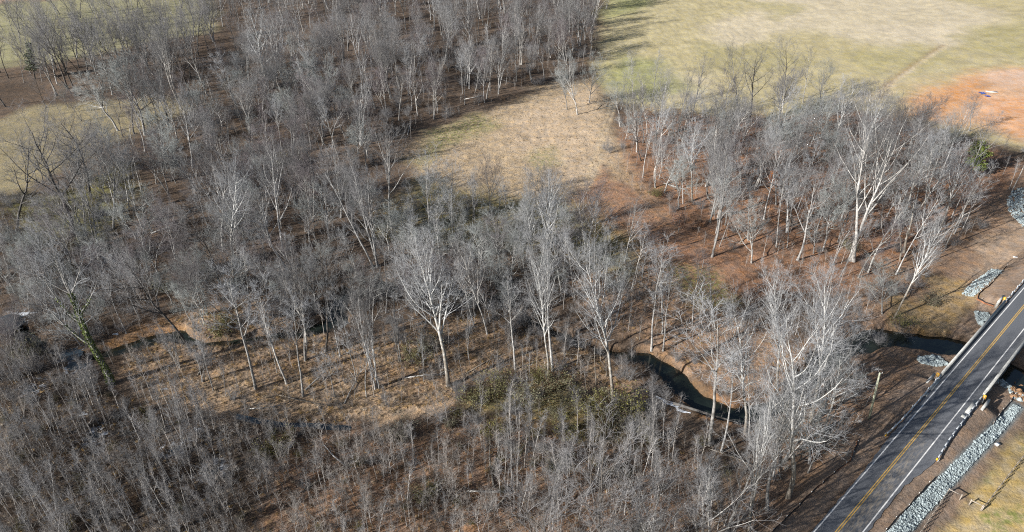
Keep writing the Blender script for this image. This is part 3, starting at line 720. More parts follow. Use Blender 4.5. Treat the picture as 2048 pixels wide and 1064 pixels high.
# thicket floor, painted darker at left
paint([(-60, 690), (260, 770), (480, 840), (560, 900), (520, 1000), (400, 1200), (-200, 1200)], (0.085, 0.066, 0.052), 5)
paint([(560, 880), (1000, 860), (1350, 900), (1450, 1200), (540, 1200)], (0.235, 0.15, 0.10), 5)
paint([(940, 790), (1080, 760), (1300, 810), (1260, 870), (1000, 860)], (0.20, 0.15, 0.08), 4, green=0.3)
for (px, py), (_, _, r) in zip(PP, POOLS):
    d = np.hypot(gx-px, gy-py); k = 1-sstep(r+0.2, r+3.5, d); mixv[:, 2] = np.maximum(mixv[:, 2], 0.85*k)
mixv[:, 2] *= (gx < 0)
# pasture right of the road and verge
s_, t_ = st(gx, gy)
k = sstep(3.2, 4.2, np.abs(t_))*(1-sstep(10.5, 13.5, t_))*(1-sstep(7.5, 10.5, -t_)); kk = (k*(np.abs(s_-30) < 120))[:, None]
zone[:] = zone*(1-kk)+np.array([0.27, 0.198, 0.148])*kk; mixv[:, 0] = mixv[:, 0]*(1-0.3*kk[:, 0])
k = sstep(10.8, 14.0, t_+3.5*(fbm(gx/3, gy/3, 71)-0.5))*(1-sstep(S_A-8, S_A+1, s_)); kk = k[:, None]
zone[:] = zone*(1-kk)+np.array([0.43, 0.325, 0.165])*kk; mixv[:, 0] = mixv[:, 0]*(1-kk[:, 0])+0.45*kk[:, 0]
mixv[:, 1] = np.maximum(mixv[:, 1]*(1-k), k*0.9*sstep(0.5, 0.72, fbm(gx/6, gy/4, 83)))
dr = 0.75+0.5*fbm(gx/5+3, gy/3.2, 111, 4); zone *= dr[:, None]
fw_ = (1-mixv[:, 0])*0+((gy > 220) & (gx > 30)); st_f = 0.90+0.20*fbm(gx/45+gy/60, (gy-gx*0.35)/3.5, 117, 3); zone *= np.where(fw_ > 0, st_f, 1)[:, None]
# bank faces: clay
cd, ct = polyd(gx, gy, CP); wd = np.interp(ct, np.arange(len(CWID)), CWID)
k = 0.75*np.exp(-((cd-wd-0.3)/0.7)**2)*sstep(24.5, 26, ct)*(1-sstep(28.3, 29.0, ct))*sstep(0.42, 0.6, fbm(gx/2.5, gy/2.5, 91))
zone[:] = zone*(1-k[:, None])+np.array([0.42, 0.22, 0.11])*k[:, None]
k = (1-sstep(wd*0.8, wd+1.6, cd))*0.7; zone[:] = zone*(1-k[:, None])+np.array([0.13, 0.085, 0.05])*k[:, None]
DITCH = [(1765, 1100), (1800, 1064), (1830, 1028), (1868, 988), (1905, 950), (1945, 908), (1985, 868), (2018, 832), (2034, 812)]
dd_, _ = polyd(gx, gy, [gp(*q)[:2] for q in DITCH]); k = (1-sstep(1.1, 1.8, dd_))[:, None]; zone[:] = zone*(1-k)+np.array([0.19, 0.21, 0.21])*k
# sandbar
for a in [(250, 690), (300, 668), (330, 660)]:
    p = gp(*a); d = np.hypot(gx-p[0], (gy-p[1])); k = (1-sstep(2, 5, d))[:, None]; zone[:] = zone*(1-k)+np.array([0.34, 0.21, 0.12])*k
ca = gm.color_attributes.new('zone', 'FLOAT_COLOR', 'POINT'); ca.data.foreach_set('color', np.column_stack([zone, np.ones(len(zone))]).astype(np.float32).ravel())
ca = gm.color_attributes.new('mix', 'FLOAT_COLOR', 'POINT'); ca.data.foreach_set('color', np.column_stack([mixv, np.ones(len(zone))]).astype(np.float32).ravel())
g = link('ground', gm); g['kind'] = 'structure'

# water ribbon
def ribbon(name, P, W, z, m):
    L_ = []
    for i in range(len(P)):
        d = P[min(i+1, len(P)-1)]-P[max(i-1, 0)]; n = np.array([-d[1], d[0]])/np.linalg.norm(d)
        L_ += [[*(P[i]+n*W[i]), z], [*(P[i]-n*W[i]), z]]
    F = [[2*i, 2*i+1, 2*i+3, 2*i+2] for i in range(len(P)-1)]
    o = link(name, mesh_np(name, np.array(L_), [np.array(F)], [m])); o['kind'] = 'structure'; return o
ribbon('creek_water', CP, CWID+1.6, CZ, MAT['water'])
ribbon('slough_water', SP, SW+1.0, -0.5, MAT['pool'])
V = []; F = []
for (px, py), (_, _, r) in zip(PP, POOLS):
    b0 = len(V); a = np.arange(12)*math.tau/12
    V += [[px+math.cos(t)*(r+1.6), py+math.sin(t)*(r+1.6), -0.45] for t in a]+[[px, py, -0.45]]
    F += [[b0+k, b0+(k+1) % 12, b0+12] for k in range(12)]
o = link('pool_water', mesh_np('pool_water', np.array(V), [np.array(F)], [MAT['pool']])); o['kind'] = 'structure'

def patch(name, px, py, l, w_, ang, m, seed, dz=0.06):
    x, y, z = gp(px, py); rg = np.random.default_rng(seed); n = 26; a = np.arange(n)*math.tau/n; rr = 1+0.35*np.sin(a*3+seed)+rg.normal(0, 0.16, n)
    u = np.cos(a)*l*rr; v = np.sin(a)*w_*rr; c, s_ = math.cos(ang), math.sin(ang); X = x+u*c-v*s_; Y = y+u*s_+v*c
    X2 = np.concatenate([X, x+(X-x)*0.5, [x]]); Y2 = np.concatenate([Y, y+(Y-y)*0.5, [y]]); Z = height(X2, Y2)+dz; Z[:n] -= 0.1
    F4 = [[k, (k+1) % n, n+(k+1) % n, n+k] for k in range(n)]; F3 = [[n+k, n+(k+1) % n, 2*n] for k in range(n)]
    o = link(name, mesh_np(name, np.column_stack([X2, Y2, Z]), [np.array(F3), np.array(F4)], [m])); o['kind'] = 'structure'
for i_, (a_, b_, l_, w2, g_) in enumerate([(1342, 806, 4.2, 0.8, -0.5), (1365, 822, 2.0, 0.5, -0.4), (48, 628, 3.0, 0.9, 0.1), (20, 650, 2.4, 0.7, 0.2), (232, 668, 0.9, 0.5, 0), (148, 712, 1.3, 0.6, 0.3), (160, 757, 1.2, 0.35, 0.1), (212, 518, 1.5, 0.8, 1.2), (168, 828, 0.9, 0.6, 0), (582, 888, 1.0, 0.8, 1.0), (330, 778, 1.0, 0.3, 0.1), (1838, 268, 4.0, 1.3, 0.0), (1815, 260, 2.5, 1.0, 0.3), (395, 858, 1.0, 0.5, 0)]):
    patch('snow_patch', a_, b_, l_, w2, g_, MAT['snow'], i_)

# ------------------------------------------------------------------ road
def strip(name, prof, z, m, smin, smax, step=2.0, kind='structure', parent=None):
    """prof(s) -> (t_left, t_right)"""
    n = int((smax-smin)/step)+1; S = np.linspace(smin, smax, n); V = []; A = []
    C_ = 9
    for s in S:
        tl, tr = prof(s)
        for k in range(C_):
            t = tl+(tr-tl)*k/(C_-1); x, y = rp(s, t); V.append([x, y, z]); A.append([t, s, 0])
    F = [[i*C_+k, i*C_+k+1, (i+1)*C_+k+1, (i+1)*C_+k] for i in range(n-1) for k in range(C_-1)]
    me = mesh_np(name, np.array(V), [np.array(F)], [m]); a = me.attributes.new('lat', 'FLOAT_VECTOR', 'POINT'); a.data.foreach_set('vector', np.array(A, np.float32).ravel())
    o = link(name, me, parent)
    if parent is None: o['kind'] = kind
    return o
S_GR1 = rpx(1867, 917)[0]; S_GL1 = rpx(1767, 870)[0]         # near ends of the two guard rails
def edges(s):
    wr = 0.55+1.55*float(sstep(S_GR1-13, S_GR1+1, s)); wl = 0.35+0.55*float(sstep(S_GL1-14, S_GL1+2, s))
    j = 0.10*math.sin(s*1.7)+0.07*math.sin(s*4.1)
    return -(HL+wl)+j*0.7, HR+wr+j
strip('road', edges, RZ, MAT['asphalt'], -60, 330, 1.0)
strip('edge_line', lambda s: (-HL-0.10, -HL+0.10), RZ+0.004, MAT['paint_w'], -60, 330, 3)
strip('edge_line', lambda s: (HR-0.10, HR+0.10), RZ+0.004, MAT['paint_w'], -60, 330, 3)
strip('centre_line', lambda s: (-0.24, -0.09), RZ+0.004, MAT['paint_y'], -60, 330, 3)
strip('centre_line', lambda s: (0.09, 0.24), RZ+0.004, MAT['paint_y'], -60, 330, 3)
D3 = np.array([RD[0], RD[1], 0]); N3 = np.array([RN[0], RN[1], 0])
def P3(s, t, z): x, y = rp(s, t); return np.array([x, y, z])

# bridge
br = empty('bridge', P3(S_C, 0, 0)); tag(br, 'concrete road bridge crossing the creek at the right edge', 'bridge'); bo = np.array(br.location)
TL, TR = -(HL+0.95), HR+1.6
mid = lambda t, z: P3(S_C, t, z)-bo
LB = S_B-S_A
MB().box(mid((TL+TR)/2, RZ-0.47), (LB, TR-TL+0.5, 0.9), D3, N3).build('deck_slab', MAT['concrete'], br)
for t in (TL-0.12, TR+0.12):
    b = MB(); b.prism([(-0.25, -0.2), (0.25, -0.2), (0.2, 0.25), (0.2, 1.05), (-0.2, 1.05), (-0.2, 0.25)], P3(S_A, t, RZ)-bo, P3(S_B, t, RZ)-bo, N3, np.array([0, 0, 1]))
    b.build('parapet', MAT['concrete'], br)
for s in (S_A-0.6, S_B+0.6):
    MB().box(P3(s, (TL+TR)/2, 1.0)-bo, (1.0, TR-TL+1.2, 3.6), D3, N3).build('abutment', MAT['concrete'], br)
for s, sg in ((S_A-1.2, -1), (S_B+1.2, 1)):
    for t in (TL-1.1, TR+1.1):
        MB().box(P3(s+sg*0.8, t+np.sign(t)*0.25, 1.9)-bo, (4.2, 0.45, 2.2), D3, N3).build('wing_wall', MAT['concrete'], br)
MB().box(P3(S_C-1, (TL+TR)/2, 0.3)-bo, (0.9, TR-TL, 4.6), D3, N3).build('pier', MAT['concrete'], br)

# guard rails: beam, posts, yellow end cap
def guard(s0, s1, t, label, flare):
    e = empty('guard_rail', P3(s0, t, RZ)); tag(e, label, 'guard rail'); o = np.array(e.location)
    sgn = 1 if s1 > s0 else -1
    sec = [(-0.03, 0.38), (0.08, 0.46), (0.0, 0.55), (0.08, 0.64), (-0.03, 0.74), (-0.12, 0.74), (-0.12, 0.38)]
    side = -1 if t < 0 else 1
    sec = [(u*-side*1.0, v) for u, v in sec]
    n = int(abs(s1-s0)/1.9)
    pts = []
    for k in range(n+1):
        s = s0+(s1-s0)*k/n; f = max(0, 1-k/5)**2*flare*side
        pts.append(P3(s, t+f, RZ)-o)
    b = MB()
    for a, c in zip(pts[:-1], pts[1:]):
        b.prism(sec, a, c, N3, np.array([0, 0, 1]))
    b.build('rail_beam', MAT['galv'], e)
    for k, p in enumerate(pts[::2]):
        MB().box(p+N3*side*0.22+np.array([0, 0, 0.1]), (0.13, 0.16, 1.15), D3, N3).build('post', MAT['galv'], e)
    MB().box(pts[0]-D3*sgn*0.25+np.array([0, 0, 0.56]), (0.5, 0.28, 0.42), D3, N3).build('end_cap', MAT['yellow'], e)
guard(S_GR1, S_A-0.4, TR+0.05, 'galvanised guard rail on the pasture side of the road, below the bridge', 0.5)
guard(S_GL1, S_A-0.4, TL-0.05, 'galvanised guard rail on the wooded side of the road, below the bridge', 0.4)
guard(S_B+26, S_B+0.4, TL-0.05, 'galvanised guard rail on the wooded side of the road, beyond the bridge', 0.3)
# transition blocks with striped object markers and concrete pads
def strip_mark(s, t, label):
    e = empty('object_marker', P3(s, t, RZ)); tag(e, label, 'marker', 'striped hazard markers at the bridge ends'); 
    MB().box((0, 0, 0.35), (0.08, 0.08, 1.3)).build('post', MAT['galv'], e)
    MB().box((0, 0, 0.75), (0.05, 0.55, 1.0), D3, N3).build('panel', MAT['yellow'], e)
    b = MB()
    for k in range(3): b.box(-D3*0.03+np.array([0, 0, 0.45+k*0.3]), (0.012, 0.50, 0.11), D3, N3*0.9+np.array([0, 0, 0.4]))
    b.build('stripes', MAT['black_fab'], e)
strip_mark(S_A-1.0, TR+0.55, 'yellow and black marker at the pasture-side near end of the bridge')
strip_mark(S_A-1.0, TL-0.55, 'yellow and black marker at the wooded-side near end of the bridge')
strip_mark(S_B+1.0, TL-0.55, 'yellow and black marker at the wooded-side far end of the bridge')
def pad(s, t, l, w_, label):
    o = MB().box(P3(s, t, RZ+0.02), (l, w_, 0.14), D3, N3).build('concrete_pad', MAT['concrete']); tag(o, label, 'concrete pad', 'concrete pads under the guard rails')
a, _ = rpx(1958, 816); pad(S_A-5.0, TR-0.30, 5.4, 0.75, 'long concrete pad under the pasture-side guard rail')
pad(S_A-9.0, TR-0.35, 1.2, 0.8, 'short concrete pad under the pasture-side guard rail')
pad(S_A-3.6, TL+0.12, 5.0, 0.55, 'long concrete pad under the wooded-side guard rail')
pad(S_A-8.0, TL+0.12, 1.3, 0.55, 'short concrete pad under the wooded-side guard rail')

# ------------------------------------------------------------------ stones
def stones(name, n, sampler, size, m, label, seed):
    rng = np.random.default_rng(seed)
    ico = bpy.data.meshes.new('t'); import bmesh
    bm = bmesh.new(); bmesh.ops.create_icosphere(bm, subdivisions=1, radius=1); V0 = np.array([v.co[:] for v in bm.verts]); F0 = np.array([[v.index for v in f.verts] for f in bm.faces]); bm.free()
    pts = np.array([sampler(rng) for _ in range(n)]); z = height(pts[:, 0], pts[:, 1])
    sz = size*rng.lognormal(0, 0.35, n)
    V = V0[None]*(1+rng.normal(0, 0.22, (n, len(V0), 1)))*sz[:, None, None]*rng.uniform(0.6, 1.1, (n, 1, 3))
    a = rng.uniform(0, 6.28, n); c, s = np.cos(a)[:, None], np.sin(a)[:, None]
    X = V[:, :, 0]*c-V[:, :, 1]*s; Y = V[:, :, 0]*s+V[:, :, 1]*c
    V = np.stack([X+pts[:, :1], Y+pts[:, 1:2], V[:, :, 2]+z[:, None]+sz[:, None]*0.25], 2).reshape(-1, 3)
    F = (F0[None]+np.arange(n)[:, None, None]*len(V0)).reshape(-1, 3)
    o = link(name, mesh_np(name, V, [F], [m])); tag(o, label, None, None, 'stuff'); return o
def along(path, wid):
    P = [gp(*p)[:2] for p in path]; P = np.array(P); L = np.linalg.norm(np.diff(P, axis=0), axis=1); C = np.concatenate([[0], np.cumsum(L)])
    W = np.array(wid, float)
    def f(rng):
        u = rng.uniform(0, C[-1]); i = min(np.searchsorted(C, u, 'right')-1, len(L)-1); k = (u-C[i])/L[i]
        d = (P[i+1]-P[i])/L[i]; w_ = W[i]*(1-k)+W[i+1]*k
        return P[i]+d*(u-C[i])+np.array([-d[1], d[0]])*rng.uniform(-1, 1)*w_/2
    return f
DITCH = [(1765, 1100), (1800, 1064), (1830, 1028), (1868, 988), (1905, 950), (1945, 908), (1985, 868), (2018, 832), (2034, 812)]
stones('riprap', 7500, along(DITCH, [2.6, 2.6, 2.5, 2.4, 2.2, 2.0, 1.9, 1.7, 1.3]), 0.125, MAT['rock'], 'long ditch lined with blue-grey stones beside the road', 1)
stones('riprap', 900, along([(1838, 722), (1862, 722), (1888, 722)], [1.6, 4.0, 3.4]), 0.23, MAT['rock'], 'blue-grey stones below the bridge beside the creek', 2)
stones('riprap', 700, along([(1962, 625), (1968, 640), (1975, 655)], [3.0, 3.8, 2.2]), 0.22, MAT['rock'], 'pale stones against the far wing wall of the bridge', 3)
stones('riprap', 1000, along([(1935, 592), (1955, 572), (1975, 555), (1995, 540)], [2.8, 3.2, 3.0, 2.6]), 0.17, MAT['rock'], 'stone-lined strip inside the black silt fence beyond the bridge', 4)
stones('riprap', 1100, along([(2080, 380), (2045, 385), (2032, 405), (2036, 428), (2060, 455)], [4, 5.5, 5, 5, 4]), 0.24, MAT['rock'], 'curved band of stones in tree shade at the right edge', 5)
stones('riprap', 700, along([(1998, 770), (2018, 760), (2034, 800)], [3, 4, 2]), 0.25, MAT['rock'], 'wet stones under the bridge beside the near pier', 6)
stones('dirt_clods', 900, along([(2030, 745), (2036, 775), (2040, 800)], [3.5, 4.5, 3]), 0.32, MAT['rock_wet'], 'heap of brown earth clods beside the bridge', 7)

# ------------------------------------------------------------------ silt fences
def silt(path, label):
    P = [gp(*p) for p in path]; e = empty('silt_fence', P[0]); tag(e, label, 'silt fence', 'black silt fences'); o = np.array(P[0])
    D = [P[0]]
    for a, b in zip(P[:-1], P[1:]):
        n = max(1, int(math.dist(a[:2], b[:2])/1.1))
        for k in range(1, n+1):
            x = a[0]+(b[0]-a[0])*k/n; y = a[1]+(b[1]-a[1])*k/n; D.append((x+random.uniform(-.08, .08), y+random.uniform(-.08, .08), hz(x, y)))
    V = []; F = []
    for i, p in enumerate(D):
        h = 0.5+random.uniform(-0.12, 0.05)
        for dx, z in ((-0.02, -0.15), (-0.02, h), (0.02, h), (0.02, -0.15)): V.append(np.array([p[0]+dx, p[1]+dx*0.5, p[2]+z])-o)
    for i in range(len(D)-1):
        for k in range(3): F.append([4*i+k, 4*i+4+k, 4*i+5+k, 4*i+k+1])
    link('fabric', mesh_np('fabric', np.array(V), [np.array(F)], [MAT['black_fab']]), e)
    V = []; F = []
    for i, p in enumerate(D):
        for dx, z in ((-0.45, -0.05), (0.02, 0.16)): V.append(np.array([p[0]+dx*0.8, p[1]-dx*0.6*-1, p[2]+z])-o)
    for i in range(len(D)-1): F.append([2*i, 2*i+2, 2*i+3, 2*i+1])
    link('clay_edge', mesh_np('clay_edge', np.array(V), [np.array(F)], [MAT['clay_roll']]), e)
    for p in D[::3]:
        st_ = MB().box(np.array(p)-o+np.array([0.06, 0.03, 0.35]), (0.06, 0.06, 0.9)).build('stake', MAT['post_wood'], e)
        MB().box(np.array(p)-o+np.array([0.06, 0.03, 0.84]), (0.13, 0.13, 0.08)).build('cap', MAT['white'], st_)
random.seed(4)
silt([(1770, 1064), (1790, 1040), (1815, 1015), (1842, 985), (1870, 955)], 'black silt fence along the lower stone ditch, nearest the road')
silt([(1985, 850), (2000, 828), (2015, 812), (2028, 792), (2022, 775)], 'short black silt fence at the upper end of the stone ditch')
silt([(2012, 534), (1996, 552), (1978, 572), (1956, 590), (1954, 598), (1970, 606), (1988, 612)], 'bent black silt fence beyond the bridge')
silt([(1545, 1064), (1580, 1030), (1620, 990), (1665, 950), (1700, 925), (1716, 880)], 'low silt fence with white stakes in the shade left of the road')

# ------------------------------------------------------------------ pasture fence with brace frames
def fence(pa, pb, label, n):
    A = gp(*pa); B = gp(*pb); e = empty('pasture_fence', A); tag(e, label, 'fence', 'wooden pasture fences'); o = np.array(A); T = []
    for k in range(n):
        x = A[0]+(B[0]-A[0])*k/(n-1); y = A[1]+(B[1]-A[1])*k/(n-1); z = hz(x, y); p = np.array([x, y, z])-o
        MB().tube([p+[0, 0, -0.3], p+[0.02, 0.0, 1.35]], [0.08, 0.07], 6).build('post', MAT['post_wood'], e, smooth=True); T.append(p)
    for h in (0.45, 0.8, 1.2):
        b = MB()
        for a, c in zip(T[:-1], T[1:]): b.tube([a+[0, 0, h], (a+c)/2+[0, 0, h-0.03], c+[0, 0, h]], [0.028]*3, 4)
        b.build('rail', MAT['post_wood'], e)
def brace(pa, pb, label):
    A = gp(*pa); B = gp(*pb); e = empty('brace_frame', A); tag(e, label, 'fence brace', 'H-shaped fence braces'); a = np.zeros(3); b_ = np.array(B)-np.array(A)
    for p in (a, b_): MB().tube([p+[0, 0, -0.3], p+[0, 0, 1.5]], [0.11, 0.10], 7).build('post', MAT['post_wood'], e, smooth=True)
    MB().tube([a+[0, 0, 1.25], b_+[0, 0, 1.25]], [0.08, 0.08], 6).build('cross_bar', MAT['post_wood'], e, smooth=True)
fence((1892, 990), (1828, 1085), 'wooden pasture fence running down to the bottom edge beside the ditch', 9)
fence((1963, 1022), (2062, 895), 'wooden pasture fence climbing towards the right edge', 12)
brace((1894, 988), (1919, 1000), 'brace frame at the ditch-side gate post of the pasture')
brace((1938, 1010), (1961, 1021), 'brace frame at the foot of the climbing pasture fence')

# utility pole
A = gp(1738, 838); e = empty('utility_pole', A); tag(e, 'greenish wooden utility pole standing among tree shadows left of the road', 'utility pole')
dz = 12.6
MB().tube([(0, 0, -0.5), (-0.65, 0, dz/2), (-1.3, 0, dz)], [0.25, 0.21, 0.16], 8).build('shaft', MAT['pole'], e, smooth=True)
MB().box((-1.05, 0.1, dz-0.35), (0.7, 0.1, 0.1)).build('bracket', MAT['galv'], e)
MB().tube([(-0.75, 0.1, dz-0.3), (-0.75, 0.1, dz+0.05)], [0.07, 0.05], 6).build('insulator', MAT['white'], e, smooth=True)
MB().tube([(-1.2, 0, dz-1.0), (-4.0, -2.6, -0.2)], [0.018, 0.018], 3).build('guy_wire', MAT['galv'], e)

# litter on the red clay
def flat(px, py, l, w_, h, m, label, rot=0.0, name='plank', cat='plank', taut=True):
    x, y, z = gp(px, py); b = MB()
    if taut: b.box((0, 0, h/2), (l, w_, h), (math.cos(rot), math.sin(rot), 0), (-math.sin(rot), math.cos(rot), 0))
    else:
        n = 7; V = [[(i/n-0.5)*l*(1+0.2*math.sin(j*2.0)), (j/n-0.5)*w_*(1+0.2*math.sin(i*1.7)), h*(0.2+0.8*random.random())] for j in range(n+1) for i in range(n+1)]
        F = [(j*(n+1)+i, j*(n+1)+i+1, (j+1)*(n+1)+i+1, (j+1)*(n+1)+i) for j in range(n) for i in range(n)]; b.add(V, F)
    o = b.build(name, m, None, (x, y, z)); tag(o, label, cat); return o
flat(1983, 184, 4.6, 1.4, 0.25, MAT['white'], 'long white board lying on the red clay', -0.35, 'board', 'board')
flat(1964, 187, 2.2, 2.6, 0.5, MAT['blue'], 'crumpled blue tarp on the red clay, nearer the white board', 0, 'tarp', 'tarp', False)
flat(1975, 193, 2.0, 1.4, 0.4, MAT['blue'], 'smaller blue tarp scrap below the white board', 0, 'tarp', 'tarp', False)
flat(1994, 864+26, 0.9, 0.6, 0.3, MAT['white'], 'pale stone block lying on the pasture edge', 0.4, 'block', 'block')
flat(2031, 515, 1.3, 0.5, 0.25, MAT['white'], 'white scrap on the bare verge at the right edge', -0.4, 'scrap', 'scrap')

# fallen logs
def log(pa, pb, r, label, za=None, zb=None, m='bark'):
    A = np.array(gp(*pa)); B = np.array(gp(*pb))
    if za is not None: A[2] = za
    if zb is not None: B[2] = zb
    e = empty('fallen_log', A); d = B-A; rng = np.random.default_rng(int(pa[0])); m1 = d*0.5+rng.normal(size=3)*0.2
    MB().tube([np.array([0, 0, r]), m1+[0, 0, r], d+[0, 0, r]], [r, r*0.8, r*0.5], 7).build('log', MAT[m], e, smooth=True)
    b = MB()
    for k in range(7):
        t = rng.uniform(0.35, 1); p = d*t+[0, 0, r]; q = p+d/np.linalg.norm(d)*rng.uniform(0.8, 2)+rng.normal(size=3)*0.8+[0, 0, 0.7]
        b.tube([p, (p+q)/2+rng.normal(size=3)*0.1, q], [r*0.3, r*0.2, r*0.08], 4, False)
    b.build('dead_branches', MAT[m], e); tag(e, label, 'log', 'fallen logs and dead wood')
log((1345, 812), (1478, 852), 0.32, 'long weathered log lying across the near end of the creek pool', 0.1, 0.1, 'bark_dark')
log((312, 697), (357, 670), 0.12, 'thin pale log lying over the muddy creek pool at left', -1.5, -0.9, 'bark_white')
log((962, 762), (995, 690), 0.10, 'thin white fallen stem lying on the leaf litter near the centre', m='bark_white')
log((690, 618), (705, 628), 0.3, 'broken grey log bridging the dark creek bend', -0.6, -0.6)
log((800, 252), (830, 262), 0.22, 'pale fallen log at the upper left corner of the clearing', m='bark_white')
log((1118, 705), (1190, 722), 0.14, 'arched pale log over the creek left of the pool', -0.4, 0.3, 'bark_white')
log((500, 818), (560, 812), 0.12, 'thin fallen stem on the tan bank above the dark slough')
log((1540, 735), (1600, 762), 0.28, 'weathered log lying behind the pale trees near the road')

# ------------------------------------------------------------------ individually placed trees
def blocked(x, y, m=1.0):
    s, t = st(x, y)
    if -9.5 < t < 60: return True
    if any((x-a)**2+(y-b)**2 < 81 for a, b in KEEP): return True
    d, q = polyd(np.array([x]), np.array([y]), CP); wd = np.interp(q, np.arange(len(CWID)), CWID)
    return bool(d[0] < wd[0]+m)
KEEP = [gp(*q)[:2] for q in ((1955, 390), (1958, 425), (66, 190))]
TREES = []      # (x, y) of everything placed
NAMES = {'tall': 'bare_tree', 'tall_dark': 'bare_tree', 'mauve': 'bare_tree', 'broad': 'spreading_tree', 'sycamore': 'sycamore_tree', 'sycamore_pair': 'sycamore_tree', 'slender': 'slender_tree',
         'clump': 'multi_stem_tree', 'vine': 'vine_covered_tree', 'rusty': 'oak_tree', 'snag': 'dead_trunk', 'pine': 'pine_tree', 'cedar': 'cedar_tree', 'sapling': 'sapling', 'pole_sapling': 'sapling'}
DESC = {'tall': 'tall grey tree', 'tall_dark': 'dark-trunked tree', 'mauve': 'brown-twigged tree', 'broad': 'low spreading tree', 'sycamore': 'white-barked sycamore', 'sycamore_pair': 'twin-stemmed white sycamore', 'slender': 'slender pale tree',
        'clump': 'many-stemmed grey tree', 'snag': 'broken dead trunk'}
def feature(bx, by, tx, ty, kind, label, var=0, wide=1.0, group=None):
    x, y, z = gp(bx, by); d = ray(tx, ty); k = (y+1.5)/d[1]; zt = CAM_H+d[2]*k; xt = d[0]*k
    hgt = zt-z; L = math.sqrt(hgt*hgt+(xt-x)**2)
    if PROTO[kind][0][3] and kind not in ('snag',): L *= 0.97
    TREES.append((x, y))
    return place_tree(NAMES[kind], kind, x, y, z-0.1, L, (bx*7.3) % 6.28, ((xt-x)/hgt, 1.0/hgt), var, wide, label, 'tree', group)
